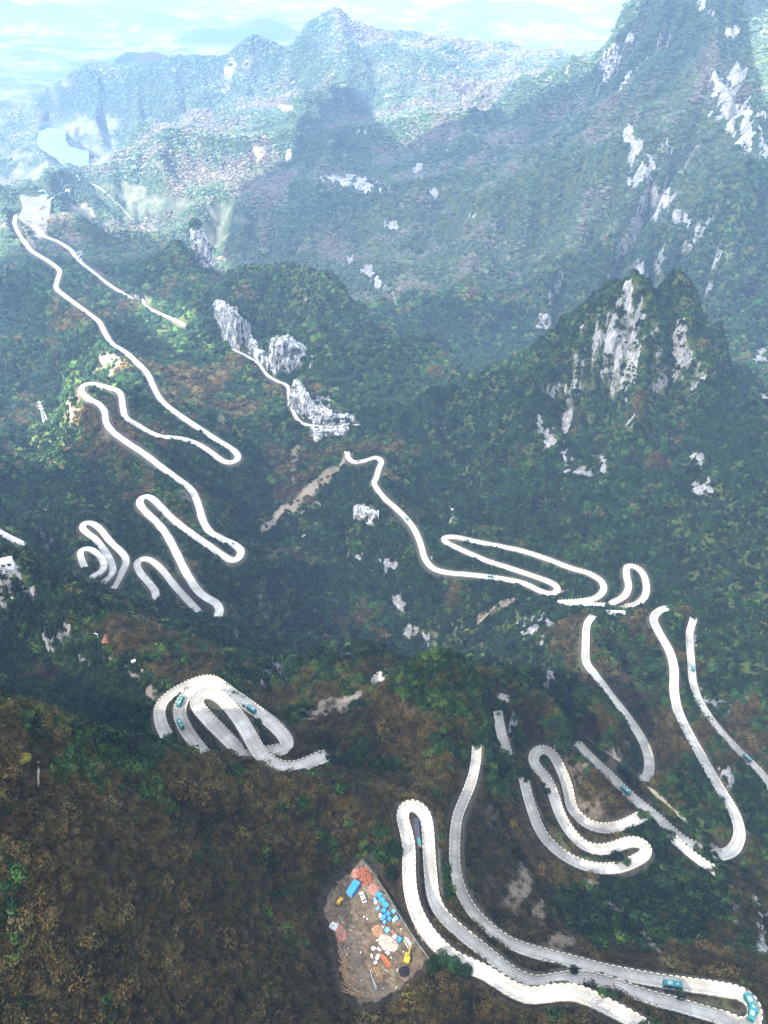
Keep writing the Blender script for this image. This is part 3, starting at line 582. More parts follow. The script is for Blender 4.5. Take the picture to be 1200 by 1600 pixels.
M_GREEN = leaf_mat('evergreen_leaves', [(.18, (.003, .014, .003)), (.4, (.010, .040, .008)), (.6, (.024, .070, .014)), (.8, (.068, .115, .020))])
M_BROWN = leaf_mat('winter_scrub_leaves', [(.12, (.006, .006, .002)), (.28, (.024, .018, .005)), (.42, (.052, .038, .012)), (.55, (.034, .038, .008)), (.65, (.078, .045, .012)), (.85, (.125, .10, .032))])
M_DARK = leaf_mat('dark_thicket_leaves', [(.15, (.0015, .007, .0025)), (.45, (.005, .020, .006)), (.75, (.018, .045, .012))])
FAR_G_LIT = leaf_mat('far_green_leaves_lit', [(.18, (.03, .052, .028)), (.4, (.045, .075, .038)), (.6, (.065, .098, .048)), (.8, (.10, .125, .068))])  # paler leaf copies: far sunlight and haze brightness put into the colour
FAR_B_LIT = leaf_mat('far_scrub_leaves_lit', [(.15, (.05, .048, .034)), (.4, (.075, .070, .050)), (.6, (.10, .088, .063)), (.85, (.14, .122, .09))])
FAR_D_LIT = leaf_mat('far_dark_leaves_lit', [(.15, (.015, .032, .017)), (.45, (.028, .052, .027)), (.75, (.048, .075, .038))])
M_BARK = flat('bark', (.07, .05, .035), .9)

# ------------------------------------------------------------------ object helpers
col = scene.collection
def tag(o, label=None, cat=None, group=None, kind=None):
    for k, v in (('label', label), ('category', cat), ('group', group), ('kind', kind)):
        if v: o[k] = v
    return o
def empty(name, loc=(0, 0, 0), rot=(0, 0, 0)):
    o = bpy.data.objects.new(name, None); o.location = loc; o.rotation_euler = rot; o.empty_display_size = .1; col.objects.link(o); return o
class MB:                                          # collects faces, links them as ONE mesh object
    def __init__(s): s.v = []; s.f = []
    def add(s, v, f):
        k = len(s.v); s.v += [tuple(map(float, p)) for p in v]; s.f += [tuple(i+k for i in q) for q in f]; return s
    def box(s, c, d, rz=0, tap=1.0, rx=0, ry=0, bev=0):
        hx, hy, hz_ = d[0]/2, d[1]/2, d[2]/2; pts = []
        cz, sz = math.cos(rz), math.sin(rz); cx_, sx_ = math.cos(rx), math.sin(rx); cy_, sy_ = math.cos(ry), math.sin(ry)
        if bev <= 0:
            base = [(x*(tap if z > 0 else 1)*hx, y*(tap if z > 0 else 1)*hy, z*hz_) for z in (-1, 1) for y in (-1, 1) for x in (-1, 1)]
            fc = [(0, 2, 3, 1), (4, 5, 7, 6), (0, 1, 5, 4), (2, 6, 7, 3), (0, 4, 6, 2), (1, 3, 7, 5)]
        else:
            base = []; b_ = bev
            for z, i_ in ((-hz_, b_), (-hz_+b_, 0), (hz_-b_, 0), (hz_, b_)):
                X, Y = hx-i_, hy-i_; k_ = tap if z > 0 else 1; q = b_*.6
                base += [(x*k_, y*k_, z) for x, y in ((-X+q, -Y), (X-q, -Y), (X, -Y+q), (X, Y-q), (X-q, Y), (-X+q, Y), (-X, Y-q), (-X, -Y+q))]
            fc = [tuple(reversed(range(8))), tuple(range(24, 32))]+[(r*8+i, r*8+(i+1) % 8, r*8+8+(i+1) % 8, r*8+8+i) for r in range(3) for i in range(8)]
        for x, y, z in base:
            y, z = y*cx_-z*sx_, y*sx_+z*cx_; x, z = x*cy_+z*sy_, -x*sy_+z*cy_; x, y = x*cz-y*sz, x*sz+y*cz
            pts.append((x+c[0], y+c[1], z+c[2]))
        return s.add(pts, fc)
    def tube(s, a_, b_, r, r2=None, n=8):
        a_, b_ = Vector(a_), Vector(b_); r2 = r if r2 is None else r2; d = (b_-a_).normalized(); u = d.orthogonal().normalized(); w = d.cross(u); v = []
        for p, q in ((a_, r), (b_, r2)):
            v += [p+q*(math.cos(t)*u+math.sin(t)*w) for t in (2*math.pi*i/n for i in range(n))]
        return s.add(v, [(i, (i+1) % n, n+(i+1) % n, n+i) for i in range(n)]+[tuple(reversed(range(n))), tuple(range(n, 2*n))])
    def build(s, name, mat, parent=None, smooth=False):
        me = bpy.data.meshes.new(name); me.from_pydata(s.v, [], s.f); me.update()
        if mat: me.materials.append(mat)
        if smooth: me.polygons.foreach_set('use_smooth', [True]*len(me.polygons))
        o = bpy.data.objects.new(name, me); col.objects.link(o)
        if parent is not None: o.parent = parent
        return o
def copy_tree(o, parent=None):
    c = o.copy(); col.objects.link(c)
    if parent is not None: c.parent = parent
    for ch in list(o.children): copy_tree(ch, c)
    return c
def grid_mesh(name, V, H, W, mat, smooth=True):
    me = bpy.data.meshes.new(name); me.vertices.add(H*W); me.vertices.foreach_set('co', V.astype(np.float32).ravel())
    i = np.arange(H*W).reshape(H, W); q = np.stack([i[:-1, :-1], i[:-1, 1:], i[1:, 1:], i[1:, :-1]], -1).reshape(-1, 4); nf = len(q)
    me.loops.add(nf*4); me.loops.foreach_set('vertex_index', q.ravel().astype(np.int32)); me.polygons.add(nf)
    me.polygons.foreach_set('loop_start', np.arange(0, nf*4, 4, dtype=np.int32)); me.polygons.foreach_set('loop_total', np.full(nf, 4, np.int32))
    me.polygons.foreach_set('use_smooth', np.full(nf, smooth)); me.update(calc_edges=True); me.materials.append(mat)
    o = bpy.data.objects.new(name, me); col.objects.link(o); return o
def vattr(o, name, *ch):
    a_ = o.data.attributes.new(name, 'FLOAT_COLOR', 'POINT'); d = np.ones((len(o.data.vertices), 4), np.float32)
    for i, c in enumerate(ch): d[:, i] = np.asarray(c).ravel()
    a_.data.foreach_set('color', d.ravel())

# ------------------------------------------------------------------ the land
ter = grid_mesh('terrain', np.stack([GX, GY, GZ], -1), NR, NCOL, M_TER); tag(ter, kind='structure')
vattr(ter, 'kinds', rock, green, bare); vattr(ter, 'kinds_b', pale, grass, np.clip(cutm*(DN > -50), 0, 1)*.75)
# reservoir in the far valley
ls_ = catmull(LK+LK[:1], 8)[:-1]; ls_ = ls_+np.stack([fbm(np.arange(len(ls_))*.3, np.zeros(len(ls_)), 3, 5), fbm(np.arange(len(ls_))*.3, np.zeros(len(ls_)), 3, 9)], 1)*3; lk = P(ls_[:, 0], ls_[:, 1], LAKE_D)
t = NT('reservoir_water'); t.l(t.ramp(t.noise(t.n('ShaderNodeNewGeometry').outputs['Position'], .01, 3), [(.3, (.07, .17, .19)), (.7, (.10, .20, .22))]), t.b.inputs['Base Color']); t.b.inputs['Roughness'].default_value = .6
tag(MB().add(lk, [tuple(range(len(lk)))]).build('water', t.m), kind='structure')

# ------------------------------------------------------------------ roads
def road_frame(c):
    tg = np.gradient(c[:, :3], axis=0); h = tg[:, :2]/(np.linalg.norm(tg[:, :2], axis=1)[:, None]+1e-9); return tg, np.stack([-h[:, 1], h[:, 0]], 1)
def make_road(k):
    c, w = RD[k]; tg, nr = road_frame(c); n = len(c); near_ = c[:, 1].mean() < 700; th = 3.0 if near_ else 4.5
    wob = 1+.03*np.sin(np.arange(n)*.37)+.03*rng.normal(size=n).cumsum()/10*0
    offs = [(-1.03, -th), (-1.0, .0), (-.5, .04), (0, .06), (.5, .04), (1.0, .0), (1.03, -th)]
    L_ = 8 if near_ else 15; e0, e1 = c[0]-c[min(5, n-1)], c[-1]-c[max(-6, -n)]; ext = []
    for p_, d_ in ((c[0], e0), (c[-1], e1)):
        d_ = d_/np.linalg.norm(d_); k_ = np.arange(1, 9)/8.; q_ = p_+np.outer(k_, d_)*L_; q_[:, 2] = p_[2]-k_**1.4*L_*.8; ext.append(q_)
    c = np.vstack([ext[0][::-1], c, ext[1]]); w = np.r_[np.full(8, w[0]), w, np.full(8, w[-1])]; n = len(c); tg, nr = road_frame(c); wob = 1+.03*np.sin(np.arange(n)*.37)
    V = np.zeros((n, 7, 3)); S = np.r_[0, np.cumsum(np.linalg.norm(np.diff(c, axis=0), axis=1))]
    for j, (o_, z) in enumerate(offs):
        V[:, j, :2] = c[:, :2]+nr*(w*wob/2*o_)[:, None]; V[:, j, 2] = c[:, 2]+z
    o = grid_mesh('road', V.reshape(-1, 3), n, 7, M_ROAD, False); tag(o, kind='structure')
    side = np.array([a_[1] < -1 for a_ in offs], float)
    vattr(o, 'along', np.repeat(S[:, None], 7, 1), np.repeat(np.array([a_[0] for a_ in offs])[None], n, 0), np.repeat(side[None]*.8, n, 0))
    return o
for k in RD: make_road(k)
#@@END2
# ------------------------------------------------------------------ unseen sheet added overhead, above the haze, cut to shape the shade edge
edge = [(-260,445),(-60,430),(0,418),(40,398),(76,352),(130,352),(200,366),(250,384),(300,394),(345,402),(362,330),(366,292),(400,272),(455,238),(462,200),(500,160),(543,127),(566,148),(580,186),(630,236),(655,218),(690,192),(730,178),(762,168),(795,184),(835,152),(870,134),(905,126),(950,90),(985,45),(1012,4)]
ZCL = 1800.0
def to_screen(p): k = (ZCL-p[:, 2])/(-SUN_DIR[2]); return np.stack([p[:, 0]-SUN_DIR[0]*k, p[:, 1]-SUN_DIR[1]*k], 1)
ec_ = to_screen(hit([p[0] for p in edge], [p[1] for p in edge], y0=600))
bank = [tuple(p) for p in ec_]+[(ec_[-1][0]+600, ec_[-1][1]+300), (3200, ec_[-1][1]-200), (3600, -2600), (-3400, -2600), (ec_[0][0]-900, ec_[0][1]-100)]
gaps = [[(222,468),(285,478),(318,512),(285,556),(238,548),(214,512)], [(0,735),(30,668),(95,605),(115,575),(150,548),(212,545),(220,600),(165,622),(128,668),(95,710),(45,752)], [(1168,40),(1230,0),(1260,170),(1205,215),(1182,130)]]  # holes cut in the added sheet so sun reaches chosen patches
gpoly = [[tuple(p) for p in to_screen(hit([q[0] for q in g_], [q[1] for q in g_], y0=600))] for g_ in gaps]
nx, ny = 520, 460; cx0, cx1, cy0, cy1 = -3600, 3800, -2700, float(ec_[:, 1].max())+300
CX, CY = np.meshgrid(np.linspace(cx0, cx1, nx), np.linspace(cy0, cy1, ny)); WX = CX+fbm(CX/130, CY/130, 3, 2)*38; WY = CY+fbm(CX/130, CY/130, 3, 72)*38
ins = poly_in(bank, WX, WY)
for g_ in gpoly: ins &= ~poly_in(g_, CX, CY)
puff = 18+np.abs(fbm(CX/420, CY/420, 5, 6))*70
top_ = np.stack([CX, CY, ZCL+puff], -1).reshape(-1, 3); bot_ = np.stack([CX, CY, ZCL-8*fbm(CX/90, CY/90, 3, 4)], -1).reshape(-1, 3); N0 = nx*ny
ii = np.arange(N0).reshape(ny, nx); cm = ins[:-1, :-1] & ins[:-1, 1:] & ins[1:, 1:] & ins[1:, :-1]
Q = np.stack([ii[:-1, :-1], ii[:-1, 1:], ii[1:, 1:], ii[1:, :-1]], -1)[cm]; FF = [Q, Q[:, ::-1]+N0]
cp = np.pad(cm, 1)
a0 = cp[1:-1, :-1] != cp[1:-1, 1:]; r_, c_ = np.where(a0); FF.append(np.stack([ii[r_, c_], ii[r_+1, c_], ii[r_+1, c_]+N0, ii[r_, c_]+N0], -1))
a0 = cp[:-1, 1:-1] != cp[1:, 1:-1]; r_, c_ = np.where(a0); FF.append(np.stack([ii[r_, c_], ii[r_, c_+1], ii[r_, c_+1]+N0, ii[r_, c_]+N0], -1))
me = bpy.data.meshes.new('added_shade_screen'); me.from_pydata(np.vstack([top_, bot_]).tolist(), [], np.vstack(FF).tolist()); me.update()
cmt = bpy.data.materials.new('shade_screen_white'); cmt.use_nodes = True; cn = cmt.node_tree; cn.nodes.remove(cn.nodes['Principled BSDF']); tb = cn.nodes.new('ShaderNodeBsdfTranslucent'); tb.inputs[0].default_value = (SCREEN_T, SCREEN_T, SCREEN_T, 1); tp = cn.nodes.new('ShaderNodeBsdfTransparent'); mx = cn.nodes.new('ShaderNodeMixShader'); mx.inputs[0].default_value = .27; cn.links.new(tb.outputs[0], mx.inputs[1]); cn.links.new(tp.outputs[0], mx.inputs[2]); gp = cn.nodes.new('ShaderNodeNewGeometry'); sx_ = cn.nodes.new('ShaderNodeSeparateXYZ'); cn.links.new(gp.outputs['Position'], sx_.inputs[0])   # the added sheet passes more light towards its far edge, lifting far shade
for (a_, b_, sock) in ((SCREEN_T, .74, tb.inputs[0]), (.46, .42, mx.inputs[0])):
    mr = cn.nodes.new('ShaderNodeMapRange'); mr.inputs[1].default_value = 250; mr.inputs[2].default_value = 1700; mr.inputs[3].default_value = a_; mr.inputs[4].default_value = b_; cn.links.new(sx_.outputs[1], mr.inputs[0]); cn.links.new(mr.outputs[0], sock)
cn.links.new(mx.outputs[0], cn.nodes['Material Output'].inputs[0]); me.materials.append(cmt)
co_ = bpy.data.objects.new('added_shade_screen', me); col.objects.link(co_); tag(co_, kind='structure')

# ------------------------------------------------------------------ haze
hb = MB().box((0, 11000, 860), (34000, 29500, 1500)); ho = hb.build('haze', None); tag(ho, kind='stuff', label='thin blue air between the ridges', cat='haze')
hm = bpy.data.materials.new('haze_air'); hm.use_nodes = True; ht = hm.node_tree; ht.nodes.remove(ht.nodes['Principled BSDF'])
pv = ht.nodes.new('ShaderNodeVolumePrincipled'); pv.inputs['Color'].default_value = (.39, .59, .90, 1); pv.inputs['Density'].default_value = HAZE; pv.inputs['Anisotropy'].default_value = -.3
ht.links.new(pv.outputs[0], ht.nodes['Material Output'].inputs['Volume']); ho.data.materials.append(hm)

# ------------------------------------------------------------------ scrub and forest cover
def leaf_clump(name, mat, n, seed, flat_=.75, leaf=.34, spiky=0):
    r_ = np.random.default_rng(seed); V = []; F = []
    nb = 5; lob = [(0, 0, .35, .62)]+[(math.cos(t)*.45*r_.uniform(.7, 1.2), math.sin(t)*.45*r_.uniform(.7, 1.2), r_.uniform(.15, .4), r_.uniform(.38, .6)) for t in (2*math.pi*i/nb+r_.uniform(-.4, .4) for i in range(nb))]
    for i in range(n):
        lx, ly, lz, lr = lob[r_.integers(len(lob))]; d = r_.normal(size=3); d[2] = abs(d[2])*.9-.15; d /= np.linalg.norm(d)
        p = np.array([lx, ly, lz])+d*lr*r_.uniform(.75, 1.08); p[2] = max(p[2], .02)*flat_*1.25
        nrm = d+r_.normal(size=3)*.32; nrm /= np.linalg.norm(nrm); u = np.cross(nrm, r_.normal(size=3)); u /= np.linalg.norm(u); w = np.cross(nrm, u)
        sz = leaf*r_.uniform(.6, 1.25); el = r_.uniform(.5, .9)*(1-spiky*.6)
        k = len(V); V += [p+u*sz, p+w*sz*el+nrm*sz*.15, p-u*sz*.8, p-w*sz*el]; F.append((k, k+1, k+2, k+3))
    me = bpy.data.meshes.new(name); me.from_pydata([tuple(v) for v in V], [], F); me.materials.append(mat); me.update()
    return bpy.data.objects.new(name, me)          # a source shape, never linked to the scene
def blob(name, mat, seed):
    bm_ = __import__('bmesh').new(); __import__('bmesh').ops.create_icosphere(bm_, subdivisions=2, radius=.8); r_ = np.random.default_rng(seed)
    for v in bm_.verts: v.co *= r_.uniform(.72, 1.22); v.co.z = v.co.z*.8+.35
    me = bpy.data.meshes.new(name); bm_.to_mesh(me); bm_.free(); me.materials.append(mat); return bpy.data.objects.new(name, me)
def instance_cover(name, label, pts, scl, sources, cat='scrub'):
    me = bpy.data.meshes.new(name); me.vertices.add(len(pts)); me.vertices.foreach_set('co', pts.astype(np.float32).ravel())
    o = bpy.data.objects.new(name, me); col.objects.link(o); tag(o, label, cat, kind='stuff')
    a_ = me.attributes.new('scl', 'FLOAT_VECTOR', 'POINT'); a_.data.foreach_set('vector', scl.astype(np.float32).ravel())
    r_ = rng.random((len(pts), 3))*np.array([.5, .5, 2*math.pi])-np.array([.25, .25, 0]); a_ = me.attributes.new('rot', 'FLOAT_VECTOR', 'POINT'); a_.data.foreach_set('vector', r_.astype(np.float32).ravel())
    g = bpy.data.node_groups.new(name, 'GeometryNodeTree'); g.interface.new_socket('Geometry', in_out='INPUT', socket_type='NodeSocketGeometry'); g.interface.new_socket('Geometry', in_out='OUTPUT', socket_type='NodeSocketGeometry')
    N = g.nodes; gi = N.new('NodeGroupInput'); go = N.new('NodeGroupOutput'); ip = N.new('GeometryNodeInstanceOnPoints'); ip.inputs['Pick Instance'].default_value = True
    j = N.new('GeometryNodeJoinGeometry')
    for s_ in sources:
        oi = N.new('GeometryNodeObjectInfo'); oi.inputs['Object'].default_value = s_; oi.inputs['As Instance'].default_value = True; g.links.new(oi.outputs['Geometry'], j.inputs[0])
    for nm, sock in (('scl', 'Scale'), ('rot', 'Rotation')):
        q = N.new('GeometryNodeInputNamedAttribute'); q.data_type = 'FLOAT_VECTOR'; q.inputs['Name'].default_value = nm; g.links.new(q.outputs[0], ip.inputs[sock])
    g.links.new(gi.outputs[0], ip.inputs['Points']); g.links.new(j.outputs[0], ip.inputs['Instance']); g.links.new(ip.outputs[0], go.inputs[0])
    m = o.modifiers.new('cover', 'NODES'); m.node_group = g; return o
# random points, spaced by distance
cellA = np.abs(np.gradient(GX, axis=1)*np.gradient(GY, axis=0))*np.sqrt(1+slope**2)
rad = np.interp(GY, [0, 200, 450, 1000, 2000, 3500, 5500], [1.45, 1.65, 2.3, 3.2, 4.5, 4.9, 6.3])
inview = (np.abs(GX) < 60+.60*(GY+YC))*(GY > 20)*(GY < 5600)*(GU > -220)*(GU < 1420)*(GV < 1760)*(GV > -60)
lam = cellA/(rad*rad*np.interp(GY, [0, 300, 1000, 3000, 5500], [.95, 1.0, 1.1, 1.5, 2.4]))*veg*inview
cnt = rng.poisson(np.clip(lam, 0, 30)); rr_, cc_ = np.nonzero(cnt); rep_ = cnt[rr_, cc_]; rr_ = np.repeat(rr_, rep_); cc_ = np.repeat(cc_, rep_)
fx = rng.random(len(rr_))-.5; fy = rng.random(len(rr_))-.5
dYr = np.gradient(gy)[rr_]; px = GX[rr_, cc_]+fx*hw[rr_]*2/(NCOL-1); py = gy[rr_]+fy*dYr
pr = rad[rr_, cc_]*np.exp(rng.normal(size=len(rr_))*.38); pz = hz(px, py)-pr*.15
gm = green[rr_, cc_]+rng.normal(size=len(rr_))*.16; kind_ = np.where(gm > .80, 2, np.where(gm > .5, 1, 0))
tall = rng.random(len(rr_)) < .12; pr = np.where(tall, pr*1.35, pr); hs = np.where(kind_ == 2, 1.25, 1.0)*rng.uniform(.8, 1.3, len(pr))
viol_ = pz+pr*hs > sight_limit(px, py)+.25*pr; soft_ = viol_ & (py > 450); pr = np.where(soft_, pr*.6, pr); okv = pz+pr*hs < sight_limit(px, py)+np.where(soft_, 1.15, .3)*pr
dn_ = DN[rr_, cc_]; okv &= dn_ > np.minimum(pr*.75, .012*(py+YC))
px, py, pz, pr, hs, kind_ = [a_[okv] for a_ in (px, py, pz, pr, hs, kind_)]
print('plants', len(px))
ends = []
for k_, (c_, w_) in RD.items():
    for p_, q_, ww in ((c_[0], c_[min(5, len(c_)-1)], w_[0]), (c_[-1], c_[max(-6, -len(c_))], w_[-1])):
        d_ = (p_-q_); d_ = d_[:2]/np.linalg.norm(d_[:2]); sc2 = max(1, p_[1]/600)
        for _ in range(34):
            a_, b_ = rng.uniform(-2.5, 8)*sc2, rng.normal()*ww*.5; r_ = rng.uniform(1.0, 2.6)*min(sc2, 1.6); x_, y_ = p_[0]+d_[0]*a_-d_[1]*b_, p_[1]+d_[1]*a_+d_[0]*b_
            ends.append((x_, y_, float(hz(x_, y_))-.2*r_, r_, 1.1, 1 if rng.random() < .5 else 2))
ends = np.array(ends); px, py, pz, pr, hs, kind_ = [np.r_[a_, b_] for a_, b_ in zip((px, py, pz, pr, hs, kind_), ends.T)]
PT = np.stack([px, py, pz], -1); SCL = np.stack([pr, pr, pr*hs*np.interp(py, [1800, 3000], [1, .6])], -1)
bands = [(0, 420, 'near'), (420, 1250, 'mid'), (1250, 2250, 'far'), (2250, 99999, 'farthest')]
names = {0: ('winter_scrub', 'brown leafless winter scrub', M_BROWN), 1: ('green_scrub', 'mid green leafy scrub', M_GREEN), 2: ('dark_thicket', 'dark evergreen thicket', M_DARK)}
where_ = {'near': 'on the nearest slopes', 'mid': 'on the middle ridges', 'far': 'on the hazy hills beyond the middle', 'farthest': 'on the pale mountains at the top'}
for b0, b1, bn in bands:
    for k_, (nm, lb, mt) in names.items():
        m = (kind_ == k_)*(py >= b0)*(py < b1)
        if not m.any(): continue
        if bn == 'near': src = [leaf_clump('leaf_shape', mt, 150 if k_ else 170, 10*k_+i, leaf=.17 if k_ else .15, spiky=0 if k_ else .7) for i in range(4)]
        elif bn == 'mid': src = [leaf_clump('leaf_shape', mt, 56, 10*k_+i+50, leaf=.30) for i in range(3)]
        elif bn == 'far': src = [blob('crown_shape', mt, 10*k_+i) for i in range(3)]
        else: src = [blob('crown_shape', (FAR_B_LIT, FAR_G_LIT, FAR_D_LIT)[k_], 10*k_+i) for i in range(3)]
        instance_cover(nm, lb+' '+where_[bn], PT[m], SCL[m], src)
#@@END3
# ------------------------------------------------------------------ kerbs and guard blocks along the nearer roads
M_KERB = flat('kerb_concrete', (.42, .38, .30), .9, .25, 1.5); M_BLOCK = flat('guard_block_paint', (.72, .66, .52), .8, .2, 2.5); M_DIRTY = flat('weathered_concrete', (.22, .20, .17), .95, .35, .6)
def ribbon(name, q, prof, mat, kind='structure'):
    q = np.asarray(q, float); tg, nr = road_frame(q); n = len(q); V = np.zeros((n, len(prof), 3))
    for j, (o_, z) in enumerate(prof): V[:, j, :2] = q[:, :2]+nr*o_; V[:, j, 2] = q[:, 2]+z
    o = grid_mesh(name, V.reshape(-1, 3), n, len(prof), mat, False); return tag(o, kind=kind)
SIDES = {'R14': (1, -1), 'R15': (1, -1), 'R15a': (1, -1), 'R13': (1, -1), 'R12': (1, -1), 'R12b': (1,), 'R10': (1, -1), 'R9': (1, -1), 'R11': (1, -1), 'R13a': (-1,), 'R13b': (1, -1), 'R16': (1,), 'R8': (1, -1)}
blk = []
for k, sides in SIDES.items():
    c, w = RD[k]; tg, nr = road_frame(c)
    for sd in sides:
        q = c.copy(); q[:, :2] += nr*(w/2*sd-.22*sd)[:, None]; q[:, 2] += .02
        if k != 'R8': ribbon('kerb', q, [(-.18, 0), (-.18, .16), (.18, .16), (.18, 0)], M_KERB)
        qq = resample(q, 2.5 if k != 'R8' else 4); t2, _ = road_frame(qq)
        for p, t_ in zip(qq[1:-1], t2[1:-1]): blk.append((float(np.linalg.norm(p-np.array([0, 0, ZC]))), k, sd, p, math.atan2(t_[1], t_[0])))
bu, bv, _ = proj(np.array([b_[3] for b_ in blk])); blk = [b_ for b_, u_, v_ in zip(blk, bu, bv) if -60 < u_ < 1260 and v_ < 1660]
blk.sort(key=lambda b_: b_[0]); proto = None
GL = {'R14': 'cream guard block on the edge of the wide bottom road that doubles back', 'R13': 'cream guard block edging the double hairpin at lower right', 'R12': 'cream guard block edging the straight road under the one teal bus', 'R15': 'cream guard block edging the left spiral road'}
rest = MB()
def block_label(k, p):
    u_, v_, _ = proj(p[None]); u_, v_ = u_[0], v_[0]
    if k == 'R14':
        if u_ > 1120 and v_ > 1535: return 'cream guard block around the bend in the bottom right corner', 'the bottom right bend'
        if v_ < 1300 and u_ < 690: return 'cream guard block around the hairpin above the narrow shed', 'the hairpin above the shed'
        if u_ < 662 or (v_ > 1480 and u_ < 720): return 'cream guard block on the lane beside the builders yard', 'the lane beside the yard'
        if v_ < 1420 and u_ > 695: return 'cream guard block on the upper strand climbing from the knoll', 'the strand climbing from the knoll'
        if v_ < 1460: return 'cream guard block on the lane right of the narrow shed', 'the lane right of the shed'
        if u_ > 860: return 'cream guard block along the bottom lanes near the bus', 'the bottom lanes near the bus'
        return 'cream guard block where the bottom lanes curve right', 'the curve of the bottom lanes'
    return GL.get(k, 'cream guard block on a road edge in the lower right'), {'R13': 'the double hairpin', 'R12': 'the straight road', 'R15': 'the left spiral'}.get(k, 'the lower right roads')
for i, (d, k, sd, p, rz) in enumerate(blk):
    if i < 300:
        if proto is None: proto = MB().box((0, 0, .4), (1.35, .34, .8), bev=.05).build('guard_block', M_BLOCK); o = proto
        else: o = copy_tree(proto)
        o.location = (p[0], p[1], p[2]+.1); o.rotation_euler = (0, 0, rz+rng.normal()*.03)
        lab, k_road = block_label(k, p); tag(o, lab, 'guard block', 'guard blocks on '+k_road)
    else: rest.box((p[0], p[1], p[2]+.5), (1.35 if k != 'R8' else 2.0, .4, .9), rz)
if rest.v: tag(rest.build('guard_blocks', M_BLOCK), 'long rows of small cream guard blocks on the farther road edges', 'guard blocks', kind='stuff')
print('blocks', len(blk))
# footpaths, channels and tracks draped over the slopes
def trail(pts, w, mat, lift=.35, wall=0, name='path'):
    q = hit(*resample(catmull(pts, 4), 2.5).T); d = np.abs(np.diff(q[:, 1]))/q[1:, 1]; ok = np.r_[True, d < .08]; q = q[ok]; q = resample(q, max(1, q[:, 1].mean()*.003)); q[:, 2] = hz(q[:, 0], q[:, 1])+lift
    if len(q) < 3: return
    q[1:-1] = .25*q[:-2]+.5*q[1:-1]+.25*q[2:]
    pr = [(-w/2, -1.5), (-w/2, wall), (-w/2+.3, wall), (-w/2+.3, 0), (w/2-.3, 0), (w/2-.3, wall), (w/2, wall), (w/2, -1.5)] if wall else [(-w/2, -1.5), (-w/2, 0), (w/2, 0), (w/2, -1.5)]
    return ribbon(name, q, pr, mat)
M_TRACK = flat('dirt_track', (.30, .26, .20), .95, .3, .4)
trail([(606,1250),(606,1236),(620,1223),(645,1213),(672,1216),(702,1217),(693,1233),(682,1242),(668,1241)], .8, M_KERB)
trail([(915,1150),(945,1173),(975,1195),(1002,1214)], 2.6, M_DIRTY, .6, .7)
trail([(1013,1229),(1040,1252),(1070,1280),(1100,1310),(1126,1333)], 2.6, M_KERB, .6, .7)
trail([(722,986),(745,974),(765,955),(785,938),(812,934)], 4, M_TRACK); trail([(870,926),(900,920),(925,914)], 2, M_DIRTY); trail([(952,924),(975,931)], 2, M_DIRTY)
trail([(860,1177),(867,1171),(866,1163)], .6, M_KERB); trail([(222,1046),(226,1060)], 1.6, M_BLOCK)
trail([(470,840),(480,834),(500,830)], 3, M_TRACK); trail([(78,312),(92,303),(108,298)], 9, M_ROAD.copy() if False else M_KERB, 1.5); trail([(140,285),(165,300),(190,325),(215,350),(236,362)], 9, M_TRACK, 1.5); trail([(60,1190),(60,1230)], .5, M_TRACK)
trail([(565,1345),(590,1375),(620,1425),(650,1472),(672,1500)], .5, M_DIRTY, .9)
# ------------------------------------------------------------------ vehicles
M_TEAL = flat('teal_bus_paint', (.035, .20, .21), .35, .1, .6); M_GLASS = flat('dark_glass', (.02, .03, .035), .12, .05); M_RUB = flat('rubber', (.02, .02, .02), .85); M_WHITE = flat('white_paint', (.78, .78, .76), .4, .06, .5); M_HATCH = flat('pale_roof_panel', (.30, .46, .46), .5, .1); M_STEEL = flat('dull_steel', (.32, .33, .33), .45, .12, 1, .7)
def wheel(parent, x, y, r=.46, w=.28):
    o = MB().tube((0, -w/2, 0), (0, w/2, 0), r, n=16).build('wheel', M_RUB, parent); o.location = (x, y, r)
    MB().tube((0, -w/2-.02, 0), (0, w/2+.02, 0), r*.55, n=12).build('rim', M_STEEL, o)
def make_bus(L=7.4, W=2.5, H=2.9):
    t = empty('bus'); b = MB(); b.box((0, 0, .38+(H-.38)*.25), (L, W, (H-.38)*.5), bev=.12).box((-.05, 0, .38+(H-.38)*.74), (L-.25, W-.1, (H-.38)*.52), bev=.18).box((0, 0, H), (L-1.2, W-.6, .1), bev=.03)
    b.build('body', M_TEAL, t)
    for s_ in (-1, 1): MB().box((-.2, s_*(W/2-.02), 1.95), (L-1.4, .06, .75), bev=.02).build('side_window', M_GLASS, t)
    MB().box((L/2-.13, 0, 1.85), (.08, W-.35, 1.05), ry=.05).build('windscreen', M_GLASS, t); MB().box((-L/2+.06, 0, 2.0), (.06, W-.6, .7)).build('rear_window', M_GLASS, t)
    MB().box((-1.2, 0, H+.17), (1.9, 1.5, .26), bev=.08).build('air_conditioner', M_HATCH, t); MB().box((1.7, 0, H+.09), (.8, .8, .1), bev=.03).build('roof_hatch', M_HATCH, t)
    for x in (-L*.3, L*.31):
        for y in (-W/2+.18, W/2-.18): wheel(t, x, y)
    for s_ in (-1, 1): MB().box((L/2+.0, s_*.85, .85), (.05, .35, .2)).build('headlight', M_WHITE, t)
    return t
